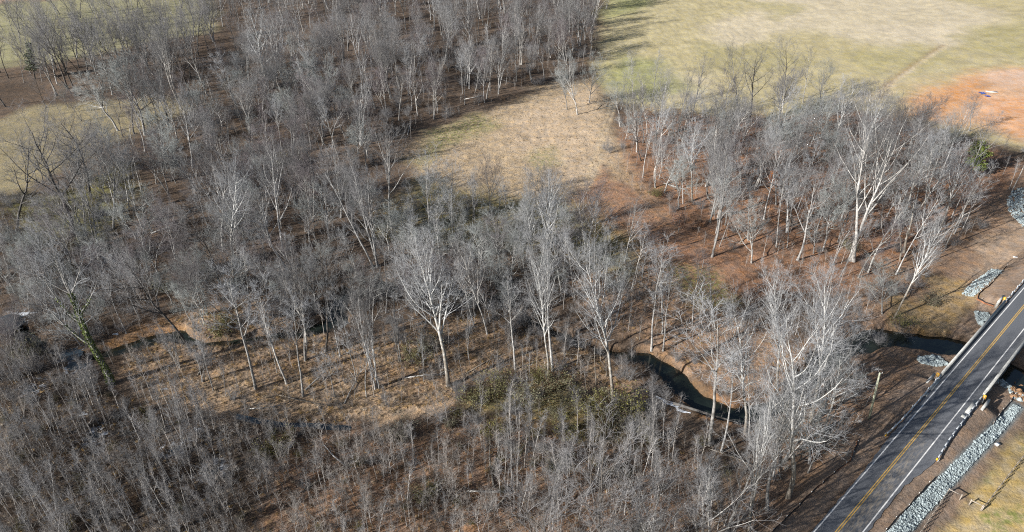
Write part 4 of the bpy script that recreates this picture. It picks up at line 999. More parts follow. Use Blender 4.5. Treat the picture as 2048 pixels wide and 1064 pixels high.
FEAT = [
 (897, 772, 880, 492, 'sycamore', 'huge white sycamore with fanned crown standing below the creek bend', 0, 1.05),
 (1096, 760, 1094, 500, 'sycamore', 'straight white trunk, left one of the close pair near the green brush', 1, 0.6),
 (1106, 742, 1118, 490, 'slender', 'forked white trunk, right one of the close pair near the green brush', 0, 1.2),
 (1227, 802, 1215, 515, 'sycamore', 'pale sycamore with bluish fine crown at the tip of the green brush', 2, 0.8),
 (1096, 545, 1096, 352, 'sycamore', 'brilliant white sycamore with open fan of limbs below the clearing', 0, 0.85),
 (1066, 548, 1058, 395, 'sycamore', 'smaller white sycamore just left of the brilliant white one', 1, 0.7),
 (1198, 520, 1222, 420, 'slender', 'white leaning tree right of the brilliant white sycamore', 1, 1.3),
 (1303, 700, 1310, 505, 'slender', 'slim pale tree at the upper edge of the creek pool, first from left', 2, 1.3),
 (1325, 668, 1340, 500, 'slender', 'slim pale tree behind the creek pool, with dark base', 3, 1.3),
 (1326, 702, 1325, 540, 'slender', 'slim pale tree right on the upper bank of the creek pool', 0, 1.2),
 (1385, 648, 1375, 520, 'mauve', 'bushy grey tree with dark trunk behind the creek pool', 0, 0.9),
 (1430, 660, 1432, 545, 'tall', 'grey tree with low fork on the flat behind the creek pool', 0, 0.9),
 (1420, 890, 1400, 600, 'slender', 'pale winding trunk just right of the creek pool', 1, 1.5),
 (1443, 903, 1478, 700, 'slender', 'thin leaning pale trunk right of the winding one', 2, 1.2),
 (1490, 865, 1500, 600, 'sycamore', 'pale sycamore at the near end of the creek pool', 1, 0.75),
 (1553, 775, 1580, 560, 'sycamore', 'pale sycamore behind the weathered log near the road', 2, 0.8),
 (1622, 842, 1660, 570, 'sycamore', 'large silvery tree with wide drooping right side near the road', 0, 0.85),
 (1576, 995, 1640, 650, 'sycamore', 'massive leaning trunk closest to the bottom of the road', 1, 0.95),
 (1535, 1022, 1550, 780, 'tall', 'stout grey trunk left of the massive leaning one', 1, 0.9),
 (1497, 1064, 1540, 800, 'sycamore_pair', 'forked pale trunk at the bottom edge left of the road', 0, 0.7),
 (1420, 1085, 1410, 930, 'sycamore_pair', 'low forked pale trunk cut by the bottom edge', 1, 0.9),
 (1652, 770, 1670, 600, 'tall', 'silvery tree between the pale sycamores and the utility pole', 2, 0.9),
 (1788, 636, 1905, 440, 'sycamore', 'leaning white sycamore at the upper bank near the bridge', 2, 0.65),
 (1765, 628, 1775, 530, 'broad', 'tangled low pale tree left of the leaning white sycamore', 0, 0.9),
 (1708, 520, 1752, 235, 'tall', 'tall twin-trunked pale tree in the middle of the right wood', 2, 1.0),
 (1736, 545, 1790, 410, 'slender', 'thin forked pale tree right of the tall twin-trunked one', 3, 1.4),
 (1881, 456, 1940, 300, 'sycamore', 'pale fan-crowned tree near the right edge of the right wood', 0, 0.8),
 (1845, 470, 1895, 280, 'slender', 'leaning pale trunk left of the fan-crowned tree', 0, 1.2),
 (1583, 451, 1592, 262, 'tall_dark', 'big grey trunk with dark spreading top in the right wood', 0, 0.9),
 (1552, 410, 1560, 250, 'slender', 'pale straight trunk behind the big grey one in the right wood', 1, 1.1),
 (1424, 514, 1440, 310, 'tall', 'tall pale grey tree on the left edge of the right wood', 3, 0.9),
 (1503, 526, 1505, 412, 'broad', 'small open-crowned tree on red litter at the edge of the right wood', 1, 0.9),
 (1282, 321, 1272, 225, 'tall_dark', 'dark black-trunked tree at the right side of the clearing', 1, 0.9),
 (1294, 268, 1290, 160, 'tall', 'grey tree against the green edge of the big field', 4, 0.9),
 (1155, 229, 1148, 118, 'broad', 'lichen-grey tree with curved trunk at the top of the clearing', 2, 0.8),
 (1134, 219, 1118, 140, 'broad', 'smaller lichen-grey tree left of the curved one', 3, 0.8),
 (1178, 205, 1180, 115, 'broad', 'lichen-grey tree right of the curved one', 0, 0.8),
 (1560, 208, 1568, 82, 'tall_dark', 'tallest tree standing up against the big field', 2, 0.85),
 (1606, 205, 1608, 108, 'tall', 'second tall tree standing up against the big field', 0, 0.9),
 (1640, 208, 1650, 130, 'broad', 'round crowned tree right of the tallest against the field', 1, 0.9),
 (1478, 258, 1462, 100, 'tall', 'forked upright tree standing out left of the tallest one', 1, 0.8),
 (1750, 258, 1752, 165, 'mauve', 'purple-brown crown tree poking into the field near the clay', 2, 1.0),
 (1938, 262, 1945, 185, 'mauve', 'purple-brown crown tree in front of the red clay', 3, 1.0),
 (222, 768, 145, 500, 'vine', 'big ivy-wrapped tree leaning over the left wetland', 0, 0.95),
 (382, 702, 322, 490, 'tall_dark', 'dark leaning tree beside the muddy creek pool', 0, 0.9),
 (512, 778, 465, 545, 'slender', 'slim white trunk on the tan bank, first from left', 2, 1.4),
 (574, 768, 520, 585, 'slender', 'slim white trunk on the tan bank, second from left', 3, 1.3),
 (606, 793, 560, 600, 'slender', 'slim white trunk on the tan bank, third from left', 0, 1.2),
 (608, 719, 575, 530, 'tall', 'grey tree just above the three slim white trunks', 2, 0.7),
 (651, 703, 640, 470, 'tall_dark', 'thick dark trunk at the dark creek bend', 1, 0.7),
 (680, 712, 660, 570, 'slender', 'slim grey trunk right of the thick dark one', 1, 1.0),
 (697, 685, 670, 560, 'slender', 'short slim trunk at the inner bend of the creek', 2, 1.0),
 (754, 777, 745, 560, 'clump', 'clustered pale stems left of the huge white sycamore', 0, 0.7),
 (733, 794, 725, 690, 'slender', 'small pale tree below the clustered stems', 3, 1.2),
 (794, 663, 780, 500, 'tall', 'dark straight tree between creek bend and the huge sycamore', 3, 0.8),
 (975, 668, 955, 490, 'tall', 'grey leaning tree right of the huge white sycamore', 4, 0.8),
 (1030, 740, 985, 560, 'slender', 'thin grey tree above the fallen white stem', 0, 1.2),
 (467, 548, 440, 335, 'sycamore', 'pale many-limbed tree in the middle of the left wood', 2, 0.9),
 (440, 570, 365, 415, 'tall_dark', 'dark forked tree leaning left in the left wood', 2, 0.95),
 (567, 509, 535, 300, 'tall', 'tall grey-brown tree with stout trunk left of the clearing', 0, 0.85),
 (784, 456, 757, 268, 'tall', 'broad-crowned tree standing against the clearing', 1, 1.15),
 (750, 532, 690, 315, 'clump', 'fan of pale leaning stems left of the broad-crowned tree', 1, 1.0),
 (863, 482, 855, 310, 'slender', 'dead-looking slim tree against the clearing, left one', 3, 1.2),
 (905, 470, 898, 320, 'slender', 'dead-looking slim tree against the clearing, right one', 1, 1.2),
 (980, 430, 982, 330, 'mauve', 'small dark tree standing in the clearing grass', 1, 0.8),
 (146, 474, 62, 250, 'tall_dark', 'dark tree leaning left over the yellow meadow', 1, 1.35),
 (182, 398, 115, 235, 'tall_dark', 'dark tree behind the one leaning over the yellow meadow', 2, 1.3),
 (34, 475, -25, 260, 'tall_dark', 'dark trunk at the left edge above the wetland', 0, 1.0),
 (135, 178, 62, 20, 'tall_dark', 'black forked tree in the far left wood strip', 1, 0.95),
 (537, 198, 508, 20, 'sycamore', 'white sycamore with stubby limbs at the top of the left wood', 1, 0.95),
 (268, 268, 215, 120, 'tall_dark', 'dark tree rising from the meadow corner, left stem', 0, 0.8),
 (290, 270, 250, 125, 'broad', 'lichen-crowned tree rising from the meadow corner', 1, 1.1),
 (236, 262, 160, 165, 'broad', 'low tree arching left over the meadow corner', 3, 1.2),
 (366, 218, 318, 60, 'tall', 'tall straight tree in the row behind the meadow corner, first', 2, 0.8),
 (388, 206, 345, 50, 'tall_dark', 'tall straight tree in the row behind the meadow corner, second', 2, 0.7),
 (416, 192, 375, 48, 'tall', 'tall straight tree in the row behind the meadow corner, third', 4, 0.8),
 (484, 240, 430, 115, 'slender', 'white forked slim tree below the stubby-limbed sycamore', 2, 1.4),
 (70, 158, 58, 78, 'pine', 'green pine standing in the far left wood strip', 0, 1.0),
 (1955, 352, 1960, 284, 'cedar', 'bright green rounded cedar near the right edge', 0, 1.1),
 (1356, 468, 1355, 425, 'rusty', 'little oak holding rusty dead leaves at the edge of the right wood', 0, 1.2),
 (1540, 385, 1545, 340, 'rusty', 'small rusty-leaved oak deep in the right wood', 0, 0.9),
 (1800, 520, 1812, 430, 'snag', 'broken pale dead trunk in the right wood', 0, 1.0),
 (1808, 505, 1818, 380, 'snag', 'taller broken dead trunk in the right wood', 1, 1.0),
 (1455, 830, 1455, 795, 'snag', 'short dead stub beside the creek pool', 1, 0.6),
 (1192, 770, 1195, 680, 'snag', 'slim dead trunk left of the bluish-crowned sycamore', 0, 0.6),
]
for f in FEAT: feature(*f)
for a_, b_ in ((1935, 385), (1960, 390), (1985, 380), (1950, 410), (60, 185), (80, 190), (1300, 250), (1310, 340)): TREES.append(gp(a_, b_)[:2])

ORD = 'first second third fourth fifth sixth seventh eighth ninth tenth eleventh twelfth thirteenth fourteenth fifteenth sixteenth seventeenth eighteenth nineteenth twentieth'.split()
def fill(region, poly, n, kinds, hrange, seed, sep, rowsz=12, name_rows=None):
    """scatter n trees in a region by dart throwing; label by row and order from the left"""
    rng = np.random.default_rng(seed); P = np.array(poly, float); lo, hi = P.min(0), P.max(0); got = []; tries = 0
    W = GP(poly); 
    wlo, whi = W.min(0), W.max(0)
    while len(got) < n and tries < 20000:
        tries += 1; x = rng.uniform(wlo[0], whi[0]); y = rng.uniform(wlo[1], whi[1])
        if not inpoly(np.array([x]), np.array([y]), W)[0] or blocked(x, y): continue
        dd = sep*(0.8+y/500)
        if any((x-a)**2+(y-b)**2 < dd*dd for a, b in TREES): continue
        TREES.append((x, y)); px, py = proj((x, y, 0)); got.append([px, py, x, y])
    got.sort(key=lambda q: -q[1]); rows = max(1, math.ceil(len(got)/rowsz))
    per = math.ceil(len(got)/rows)
    rn = {1: [''], 2: ['front', 'back'], 3: ['front', 'middle', 'back'], 4: ['front', 'second', 'third', 'back'], 5: ['front', 'second', 'middle', 'fourth', 'back'], 6: ['front', 'second', 'third', 'fourth', 'fifth', 'back']}[rows]
    ks = list(kinds); pr = np.array([kinds[k] for k in ks], float); pr /= pr.sum()
    for r in range(rows):
        row = sorted(got[r*per:(r+1)*per])
        for i, (px, py, x, y) in enumerate(row):
            k = ks[rng.choice(len(ks), p=pr)]; h = rng.uniform(*hrange)*{'broad': 0.72, 'slender': 0.95, 'mauve': 0.85}.get(k, 1)
            lab = '%s, %s from left%s, %s' % (DESC[k], ORD[i], ' in %s row' % rn[r] if rn[r] else '', region)
            place_tree(NAMES[k], k, x, y, hz(x, y)-0.1, h, rng.uniform(0, 6.28), (rng.normal()*0.075+0.015, rng.normal()*0.06), int(rng.integers(0, 9)), rng.uniform(0.85, 1.1), lab, 'tree', 'trees of the '+region)
    return len(got)
NT = len(FEAT)
W1 = {'tall': 5, 'mauve': 3, 'slender': 2, 'tall_dark': 1, 'clump': 1}
NT += fill('wood edging the clearing', [(700, 130), (1000, 60), (1180, 20), (1220, 60), (1185, 130), (1010, 200), (940, 222), (840, 262), (700, 296)], 42, W1, (21, 28), 11, 5.0, 14)
NT += fill('wood under the white sycamore', [(430, 200), (560, 110), (700, 130), (700, 300), (560, 290)], 20, {'tall': 4, 'mauve': 3, 'broad': 2, 'slender': 2}, (20, 27), 12, 6.0, 10)
NT += fill('strip behind the left meadow', [(-20, 160), (150, 135), (330, 105), (430, 90), (500, 130), (330, 195), (150, 195), (-20, 225)], 26, {'tall_dark': 5, 'tall': 3, 'clump': 1}, (22, 30), 13, 6.0, 13)
NT += fill('left wood', [(130, 420), (230, 320), (340, 250), (430, 250), (560, 290), (700, 320), (730, 440), (620, 540), (520, 590), (340, 600), (200, 540)], 40, {'mauve': 4, 'broad': 3, 'tall': 4, 'clump': 1, 'slender': 1}, (19, 27), 14, 6.0, 14)
NT += fill('flat below the clearing', [(720, 470), (870, 430), (1050, 450), (1200, 480), (1290, 560), (1240, 630), (1050, 590), (820, 550), (700, 560)], 22, {'broad': 5, 'mauve': 3, 'slender': 2, 'tall': 1}, (16, 23), 15, 5.0, 11)
NT += fill('right wood', [(1215, 225), (1300, 215), (1450, 235), (1700, 255), (1800, 300), (1900, 345), (2040, 385), (2000, 400), (1930, 460), (1840, 540), (1700, 590), (1560, 500), (1440, 500), (1350, 440), (1260, 330)], 66, {'tall': 4, 'mauve': 1, 'broad': 4, 'slender': 5, 'sycamore': 1, 'tall_dark': 1}, (19, 27), 16, 4.5, 14)
NT += fill('pale grove left of the road', [(1480, 940), (1500, 860), (1560, 760), (1640, 690), (1710, 720), (1660, 860), (1620, 960), (1570, 1040), (1480, 1040)], 16, {'slender': 4, 'sycamore': 2, 'broad': 2, 'tall': 1}, (17, 24), 17, 3.0, 8)
NT += fill('creek bank', [(240, 740), (500, 700), (700, 740), (1000, 680), (1190, 760), (1000, 780), (700, 810), (430, 790)], 12, {'slender': 5, 'clump': 1}, (11, 17), 18, 4.5, 12)
NT += fill('wetland at the left edge', [(-10, 520), (180, 500), (230, 600), (330, 610), (230, 690), (60, 760), (-10, 740)], 12, {'broad': 3, 'mauve': 2, 'slender': 2}, (11, 18), 19, 5.0, 12)
print('TREES', NT)

# the far and inner rest of the woods as one mass
HOLES = [(*gp(1955, 385)[:2], 11), (*gp(1958, 420)[:2], 8), (*gp(66, 185)[:2], 14), (*gp(1420, 880)[:2], 9), (*gp(1380, 860)[:2], 8)]
def dart(poly, n, sep, seed, avoid=None, m=1.0, clump=0.0):
    rng = np.random.default_rng(seed); W = GP(poly); lo, hi = W.min(0), W.max(0)
    X = rng.uniform(lo[0], hi[0], n*4); Y = rng.uniform(lo[1], hi[1], n*4); ok = inpoly(X, Y, W)
    s, t = st(X, Y); ok &= ~((t > -8.5) & (t < 70))
    d, q = polyd(X, Y, CP); wd = np.interp(q, np.arange(len(CWID)), CWID); ok &= d > wd+m
    for hx_, hy_, hr_ in HOLES: ok &= (X-hx_)**2+(Y-hy_)**2 > hr_*hr_*(1 if sep > 1.25 else 0)
    ok &= fbm(X/6, Y/6, seed, 3) > (0.30+0.4*rng.random(len(X)))*(1 if clump else 0)*clump*2
    X, Y = X[ok], Y[ok]; out = []; cell = {}
    T = np.array(TREES) if avoid else None
    for x, y in zip(X, Y):
        c = (int(x//sep), int(y//sep))
        if any((x-a)**2+(y-b)**2 < sep*sep for i in (-1, 0, 1) for j in (-1, 0, 1) for a, b in cell.get((c[0]+i, c[1]+j), ())): continue
        if avoid and (((T-[x, y])**2).sum(1) < avoid*avoid).any(): continue
        cell.setdefault(c, []).append((x, y)); out.append((x, y))
        if len(out) >= n: break
    return np.array(out).reshape(-1, 2)
def pack(xy, picks, smin, smax, seed, tilt=0.05):
    rng = np.random.default_rng(seed); n = len(xy)
    return np.column_stack([xy, height(xy[:, 0], xy[:, 1])-0.08, rng.choice(picks, n), rng.uniform(0, 6.28, n), rng.uniform(smin, smax, n), rng.normal(0, tilt, n), rng.normal(0, tilt, n)])
_ro = np.random.default_rng(5); _offroad = np.array([rp(a+_ro.uniform(-2, 2), b+_ro.uniform(-2, 2)) for a, b in [(-18, -13), (-23, -11), (-28, -16), (-33, -11), (-38, -17), (-42, -12), (-48, -15), (-54, -12), (-60, -17), (-36, -22), (-46, -22)]])
WI = [merged_proto('tall', i) for i in range(4)]+[merged_proto('mauve', i) for i in range(3)]+[merged_proto('broad', i) for i in range(3)]+[merged_proto('slender', i) for i in range(2)]+[merged_proto('tall_dark', i) for i in range(2)]
wp = [pack(dart([(520, 60), (800, 20), (1200, -60), (1215, 40), (1000, 60), (700, 120), (560, 120)], 150, 7, 21, 4), [0, 1, 2, 3, 4, 5, 10], 0.8, 1.05, 31),
      pack(dart([(430, -5), (700, -90), (1225, -110), (1222, -50), (800, 20), (520, 60), (440, 40)], 260, 9, 22, 4), [0, 1, 2, 3, 4, 5], 0.8, 1.05, 32),
      pack(dart([(-150, -35), (430, -60), (430, -5), (200, -12), (-150, 0)], 90, 11, 23, 4), [0, 1, 12, 13], 0.7, 0.95, 33),
      pack(dart([(-20, 60), (170, 30), (440, 10), (520, 60), (430, 100), (300, 110), (0, 130)], 95, 9, 24, 5), [0, 1, 12, 4], 0.7, 0.9, 34),
      pack(dart([(-20, 140), (430, 85), (560, 110), (430, 205), (150, 200), (-20, 228)], 40, 6, 25, 4), [0, 12, 13, 4], 0.6, 0.95, 35),
      pack(dart([(700, 130), (1000, 60), (1200, 30), (1185, 130), (1010, 195), (840, 255), (700, 296)], 75, 4.5, 26, 3), [0, 1, 2, 3, 4, 5, 6, 10, 11], 0.6, 0.98, 36),
      pack(dart([(130, 420), (340, 240), (560, 120), (700, 130), (740, 330), (720, 460), (520, 590), (300, 600), (180, 540)], 120, 4.5, 27, 3), [4, 5, 6, 7, 8, 9, 10, 2], 0.6, 0.98, 37),
      pack(dart([(1230, 240), (1450, 245), (1700, 265), (1800, 315), (1900, 355), (2045, 395), (2000, 420), (1840, 545), (1700, 590), (1440, 500), (1260, 330)], 105, 4.5, 28, 3), [0, 1, 2, 4, 7, 8, 9, 10, 11, 10, 11], 0.5, 0.95, 38),
      pack(_offroad, [0, 1, 3, 12, 13], 0.85, 1.15, 60),
      pack(dart([(720, 470), (1050, 450), (1290, 560), (1240, 630), (820, 560)], 70, 4.0, 29, 3), [7, 8, 9, 10, 11], 0.5, 0.95, 39),
      pack(dart([(0, 225), (330, 195), (430, 205), (330, 330), (130, 400), (40, 400), (100, 330), (270, 255)], 26, 7, 62, 4), [12, 13, 4, 5, 7, 8], 0.5, 0.85, 63)]
wp += [pack(dart([(330, 600), (520, 560), (700, 560), (1000, 570), (1040, 640), (880, 660), (760, 640), (600, 640), (420, 670)], 60, 3.6, 71, 2.5), [4, 5, 7, 8, 9, 10, 11], 0.45, 0.85, 72, 0.09),
       pack(dart([(0, 480), (200, 470), (330, 600), (250, 690), (0, 700)], 40, 4.0, 73, 2.5), [4, 5, 7, 8, 9, 10], 0.4, 0.85, 74, 0.09)]
scatter('woods', WI, np.vstack(wp), 'remaining leafless grey trees filling the woods')
print('WOODS', sum(len(a) for a in wp))

LOGR = [('left wood', [(200, 540), (340, 300), (560, 290), (720, 460), (520, 590)], 6), ('flat below the clearing', [(720, 480), (1250, 500), (1200, 620), (820, 550)], 5), ('creek bank', [(300, 760), (1000, 690), (1180, 770), (700, 820)], 7),
        ('right wood', [(1300, 380), (1900, 330), (1900, 470), (1480, 520)], 8), ('thicket', [(300, 900), (1300, 900), (1300, 1040), (300, 1040)], 7), ('pale grove left of the road', [(1450, 880), (1700, 700), (1640, 860), (1560, 1010)], 4), ('wood edging the clearing', [(700, 240), (1150, 100), (1180, 140), (800, 280)], 5)]
rl = np.random.default_rng(77)
for reg, poly, n in LOGR:
    W = GP(poly); got = []
    while len(got) < n:
        x, y = rl.uniform(W.min(0), W.max(0))
        if inpoly(np.array([x]), np.array([y]), W)[0] and not blocked(x, y): got.append((proj((x, y, 0))[0], x, y))
    for i, (px, x, y) in enumerate(sorted(got)):
        a = rl.uniform(0, 3.14); L_ = rl.uniform(5, 13); dx, dy = math.cos(a)*L_, math.sin(a)*L_; z0 = hz(x, y); z1 = hz(x+dx, y+dy)+rl.uniform(0, 1.2)
        e = empty('fallen_log', (x, y, z0)); rr = rl.uniform(0.12, 0.26); D_ = np.array([dx, dy, z1-z0]); m_ = MAT[['bark', 'bark_white', 'bark', 'bark_dark'][rl.integers(0, 4)]]
        MB().tube([np.array([0, 0, rr*.6]), D_*0.5+[rl.normal()*.3, rl.normal()*.3, rr], D_+[0, 0, rr]], [rr, rr*.8, rr*.4], 7).build('log', m_, e, smooth=True)
        b = MB()
        for k in range(8):
            p = D_*rl.uniform(0.4, 1)+[0, 0, rr]; q = p+D_/L_*rl.uniform(0.8, 2.2)+rl.normal(size=3)*0.9+[0, 0, 0.6]; b.tube([p, (p+q)/2+rl.normal(size=3)*.12, q], [rr*.3, rr*.2, rr*.08], 4, False)
        b.build('dead_branches', m_, e); tag(e, 'fallen log on the floor, %s from left, %s' % (ORD[i], reg), 'log', 'fallen logs and dead wood')

# ------------------------------------------------------------------ thicket of saplings
THICK = [(-60, 700), (150, 770), (330, 800), (480, 850), (700, 870), (900, 850), (1010, 820), (1260, 850), (1330, 870), (1400, 930), (1440, 1000), (1480, 1130), (-60, 1130)]
SI = [merged_proto('sapling', i) for i in range(5)]+[merged_proto('pole_sapling', i) for i in range(3)]
cells = [(c, r) for r in range(4) for c in range(7)]
allp = dart(THICK, 2300, 1.15, 41, 1.2, 0.6, clump=0.5)
BELT = GP([(930, 790), (1080, 745), (1200, 800), (1300, 815), (1280, 880), (1150, 905), (980, 870)])
allp = allp[~inpoly(allp[:, 0], allp[:, 1], BELT) | (np.arange(len(allp)) % 5 == 0)]
rng = np.random.default_rng(42)
pxy = np.array([proj((x, y, 0)) for x, y in allp])
# individuals: those nearest the camera along each cell; the rest stays a mass
ids = []
RNM = ['bottom', 'lower', 'middle', 'upper']; CNM = ['far left', 'left', 'left-centre', 'centre', 'right-centre', 'right', 'far right']
for r in range(4):
    y1 = 1064-r*75; y0 = y1-75
    for c in range(7):
        x0 = c*205; m = np.where((pxy[:, 0] >= x0) & (pxy[:, 0] < x0+205) & (pxy[:, 1] >= y0) & (pxy[:, 1] < y1))[0]
        if len(m) < 3: continue
        m = rng.permutation(m)[:(12 if r < 2 else 10)]; ids.append((r, c, m[np.argsort(pxy[m, 0])]))
used = set(); NS = 0
for r, c, m in ids:
    for i, k in enumerate(m):
        x, y = allp[k]; used.add(int(k)); leftish = pxy[k, 0] < 460
        kd = 'pole_sapling' if rng.random() < (0.75 if leftish or pxy[k, 0] > 1000 else 0.3) else 'sapling'
        h = rng.uniform(9.5, 13.5) if kd == 'pole_sapling' else rng.uniform(5.5, 9)
        if kd == 'pole_sapling' and 460 < pxy[k, 0] < 1000: h *= 0.7
        lab = '%s sapling, %s from left in the %s band of the thicket, %s part' % ('tall thin' if kd == 'pole_sapling' else 'bushy young', ORD[i], RNM[r], CNM[c])
        place_tree('sapling', kd, x, y, hz(x, y)-0.05, h, rng.uniform(0, 6.28), (rng.normal()*0.04, rng.normal()*0.04), int(rng.integers(0, 9)), rng.uniform(0.9, 1.3), lab, 'sapling', 'saplings of the thicket'); NS += 1
print('SAPLINGS', NS, len(allp))
rest = np.array([k for k in range(len(allp)) if k not in used]); xy = allp[rest]; pr = pack(xy, [0, 1, 2, 3, 4], 0.4, 1.0, 43, 0.12)
tallm = (np.random.default_rng(44).random(len(xy)) < np.where(pxy[rest, 0] < 440, 0.5, np.where(pxy[rest, 0] > 1000, 0.3, 0.08)))
pr[tallm, 3] = np.random.default_rng(45).integers(5, 8, tallm.sum()); pr[tallm, 5] = np.random.default_rng(46).uniform(0.65, 1.0, tallm.sum())
# a looser understorey of the same saplings through the woods
us = [pack(dart(p, n, sp, sd, 1.5), [0, 1, 2, 3, 4, 5, 6], 0.45, 0.9, sd) for p, n, sp, sd in (
    ([(130, 420), (340, 240), (560, 120), (1000, 60), (1200, 30), (1185, 130), (1010, 195), (800, 290), (730, 340), (720, 480), (520, 600), (200, 560)], 520, 3.2, 51),
    ([(1200, 300), (1450, 225), (1900, 270), (2045, 335), (1990, 430), (1840, 560), (1650, 640), (1440, 520), (1300, 420)], 330, 3.0, 52),
    ([(240, 740), (330, 640), (700, 560), (1300, 560), (1500, 640), (1300, 700), (1190, 790), (700, 820), (430, 800)], 300, 2.6, 53),
    ([(-20, 480), (180, 480), (330, 600), (230, 740), (-20, 760)], 160, 2.2, 54),
    ([(1400, 930), (1500, 800), (1680, 690), (1740, 760), (1640, 900), (1520, 1120), (1440, 1120)], 70, 2.4, 55),
    ([(1540, 640), (1700, 600), (1780, 640), (1700, 690), (1560, 740)], 60, 2.2, 56))]
scatter('sapling_thicket', SI, np.vstack([pr]+us), 'dense thicket of thin leafless saplings and understorey stems')

# ------------------------------------------------------------------ shrubs
def shrub(px, py, h, kind, label, v, wide=1.0, name='shrub', grp=None):
    x, y, z = gp(px, py); st_, lf, h0 = SHR[kind][v % len(SHR[kind])]; e = empty(name, (x, y, z-0.05)); s = h/h0; e.scale = (s*wide, s*wide, s); e.rotation_euler = (0, 0, px*1.7 % 6.28)
    link('stems', st_, e)
    if lf: link('leaves', lf, e)
    tag(e, label, 'shrub', grp)
OL = [(960, 800, 4.2, 'olive shrub at the left end of the green brush belt'), (1005, 785, 4.4, 'olive shrub just right of the belt left end'), (1050, 800, 4.2, 'olive shrub in the middle of the green brush belt'),
      (1102, 780, 4.6, 'bright olive shrub at the foot of the close white pair'), (1145, 812, 4.0, 'olive shrub in front of the belt middle'), (1085, 760, 3.2, 'small olive shrub behind the close white pair'),
      (1185, 822, 4.4, 'olive shrub left of the bluish-crowned sycamore foot'), (1230, 838, 4.8, 'olive shrub right below the bluish-crowned sycamore'), (1262, 830, 4.4, 'olive shrub at the right end of the brush belt'),
      (1210, 868, 3.6, 'olive shrub in the near row of the brush belt, right'), (1130, 870, 3.2, 'olive shrub in the near row of the brush belt, left'), (855, 700, 4.0, 'dull olive shrub left of the huge white sycamore trunk'),
      (830, 720, 3.6, 'dull olive shrub lower left of the huge white sycamore'), (848, 995, 3.2, 'dark green shrub low in the thicket centre'), (800, 880, 3.8, 'pale olive shrub at the top of the thicket'),
      (440, 665, 4.2, 'green shrub on the mound beside the muddy creek pool'), (455, 650, 3.2, 'small green shrub behind the mound shrub'), (62, 715, 4.4, 'dark green shrub in the left wetland'), (550, 900, 3.6, 'olive shrub above the thicket left of centre'),
      (330, 580, 3.4, 'green shrub among grey twigs in the left wetland'), (1860, 610, 3.4, 'brown-green bush on the tan slope by the bridge'), (1800, 655, 3.2, 'dull bush at the shaded creek bank near the bridge'),
      (1700, 500, 3.2, 'green bush at the foot of the twin-trunked tree'), (1402, 890, 1.6, 'small bright green bush right below the creek pool'), (1450, 950, 1.6, 'tiny green bush in the right thicket'),
      (1310, 392, 3.0, 'green bush at the left edge of the right wood'), (980, 870, 3.2, 'olive shrub in front of the bleached bush'), (1250, 950, 2.6, 'olive shrub low in the right part of the thicket'), (1110, 930, 2.8, 'olive shrub low in the thicket under the belt'),
      (560, 330, 4.0, 'olive bush inside the left wood'), (120, 420, 4.6, 'large olive bush beside the yellow meadow'), (190, 430, 4.4, 'olive bush under the leaning dark trees'), (60, 440, 4.6, 'olive bush at the left edge below the meadow'), (225, 370, 4.2, 'olive bush at the meadow tip'), (150, 500, 4.0, 'olive bush above the left wetland')]
for i, (a, b, h, l) in enumerate(OL): shrub(a, b, h*1.12, 'olive', l, i, 1.5, 'evergreen_shrub', 'green and olive shrubs')
GS = [(945, 870, 4.6, 'bleached pale bush fanned open at the top of the thicket'), (880, 840, 5.2, 'pale many-stemmed bush below the huge white sycamore'), (1150, 800, 3.6, 'pale grey bush in the green brush belt'), (790, 872, 3.6, 'pale low bush left of the many-stemmed one'),
      (430, 960, 5.0, 'grey fan-shaped bush in the dark thicket'), (1120, 740, 4.4, 'grey bush behind the close white pair'), (1255, 760, 5.5, 'grey bush on the near bank of the creek pool'), (1300, 790, 4.2, 'dark twiggy bush at the rim of the creek pool'),
      (1755, 690, 4.6, 'grey bush overhanging the shaded creek, left'), (1805, 672, 4.4, 'grey bush overhanging the shaded creek, right'), (640, 760, 4.2, 'grey bush on the tan bank under the slim trunks'), (420, 730, 4.6, 'grey bush beside the dark leaning tree'),
      (1000, 735, 4.0, 'grey bush above the fallen white stem'), (1170, 700, 4.4, 'grey bush in the narrow creek bend'), (120, 640, 5.0, 'grey bush in the left wetland, upper one'), (160, 660, 4.6, 'grey bush in the left wetland, lower one'), (350, 330, 5.2, 'blue-grey arching bush inside the left wood'),
      (1460, 720, 4.2, 'grey bush on the flat right of the creek pool'), (1240, 250, 4.2, 'grey bush at the corner between clearing and field'), (1210, 300, 4.2, 'grey bush at the right rim of the clearing'), (1740, 600, 5.0, 'tangled pale bush left of the leaning white sycamore')]
for i, (a, b, h, l) in enumerate(GS): shrub(a, b, h, 'greyshrub', l, i, 1.1, 'bare_shrub', 'grey leafless bushes')

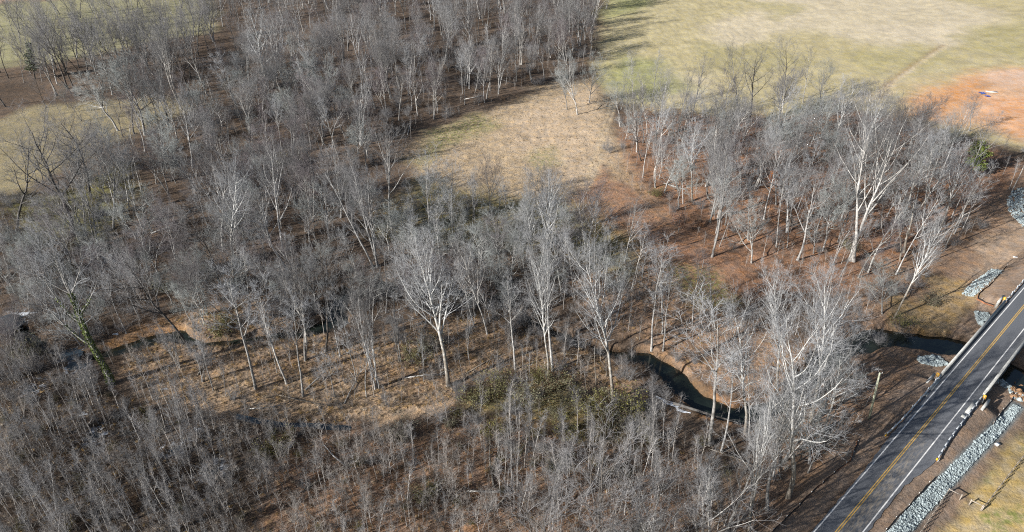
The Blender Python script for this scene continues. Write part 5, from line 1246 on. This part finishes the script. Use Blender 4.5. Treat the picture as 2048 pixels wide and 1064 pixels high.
BI = [merged_proto('brush', i) for i in range(4)]+[merged_proto('greyshrub', i) for i in range(3)]+[merged_proto('olive', i) for i in range(2)]
bp_ = []
for p, n, sp, pk, a, b, sd in (
    (THICK, 2600, 0.95, [0, 1, 2, 3], 0.4, 0.95, 61), (THICK, 140, 3.5, [4, 5, 6], 0.5, 0.9, 62), (THICK, 110, 3, [7, 8], 0.35, 0.8, 63),
    ([(900, 780), (1080, 740), (1200, 790), (1330, 810), (1340, 900), (1200, 980), (1000, 930), (900, 860)], 70, 2.4, [7, 8, 4, 5], 0.6, 1.15, 78),
    ([(-20, 380), (120, 380), (260, 300), (330, 240), (560, 130), (700, 160), (1000, 70), (1210, 30), (1190, 130), (820, 280), (740, 340), (720, 480), (520, 600), (330, 610), (230, 740), (-20, 760)], 1700, 1.9, [0, 1, 2, 3, 4, 5], 0.6, 1.3, 64),
    ([(-20, 400), (120, 380), (260, 320), (250, 440), (180, 540), (-20, 560)], 140, 2.6, [4, 5, 6, 7, 8, 7, 8], 0.7, 1.1, 65),
    ([(1200, 300), (1450, 225), (1900, 270), (2045, 335), (1990, 430), (1840, 580), (1650, 640), (1440, 520), (1300, 420)], 900, 2.0, [0, 1, 2, 3, 4], 0.5, 1.1, 66),
    ([(240, 740), (330, 640), (700, 560), (1300, 560), (1500, 640), (1300, 700), (1190, 790), (700, 820), (430, 800)], 800, 1.7, [0, 1, 2, 3, 5], 0.4, 1.0, 67),
    ([(1230, 680), (1340, 690), (1480, 730), (1560, 790), (1500, 880), (1300, 860), (1220, 780)], 190, 1.3, [0, 1, 2, 3, 4], 0.4, 0.9, 77),
    (CLEAR, 110, 3.0, [0, 1, 2, 3], 0.25, 0.5, 75),
    ([(500, 650), (780, 545), (1000, 570), (1180, 680), (1240, 720), (1120, 720), (960, 640), (780, 620), (640, 700)], 420, 1.2, [0, 1, 2, 3, 4, 5, 6], 0.6, 1.3, 76),
    ([(-40, 480), (180, 480), (330, 600), (260, 780), (-40, 780)], 360, 1.7, [0, 1, 2, 3, 4, 5, 6], 0.6, 1.3, 68),
    ([(1400, 900), (1500, 780), (1680, 680), (1760, 660), (1720, 760), (1640, 900), (1520, 1120), (1420, 1120)], 300, 1.8, [0, 1, 2, 3], 0.4, 0.9, 69),
    ([(700, 440), (860, 400), (1060, 430), (1200, 460), (1300, 560), (1250, 640), (1050, 600), (800, 560)], 420, 2.0, [0, 1, 2, 3, 5, 6], 0.6, 1.2, 70)):
    bp_.append(pack(dart(p, n, sp, sd, None, -0.8, clump=0.55), pk, a, b, sd, 0.1))
scatter('undergrowth', BI, np.vstack(bp_), 'brown twiggy undergrowth covering the woodland floor')
tp = []
for p, n, sp, a, b, sd in (
    ([(240, 730), (330, 640), (520, 600), (700, 690), (860, 640), (1000, 620), (1200, 700), (1290, 790), (1100, 770), (900, 800), (700, 845), (560, 838), (440, 806), (300, 800)], 4200, 0.75, 0.6, 1.3, 81),
    (CLEAR, 3000, 1.1, 0.35, 0.75, 82),
    ([(1150, 560), (1300, 540), (1480, 640), (1640, 720), (1560, 780), (1450, 790), (1330, 700), (1200, 640)], 1500, 1.0, 0.5, 1.0, 83),
    (THICK, 2500, 1.1, 0.6, 1.2, 84)):
    tp.append(pack(dart(p, n, sp, sd, None, 0.1), [0, 1, 2], a, b, sd, 0.15))
scatter('dry_grass', TUFT, np.vstack(tp), 'straw-coloured dry grass and sedge tufts')
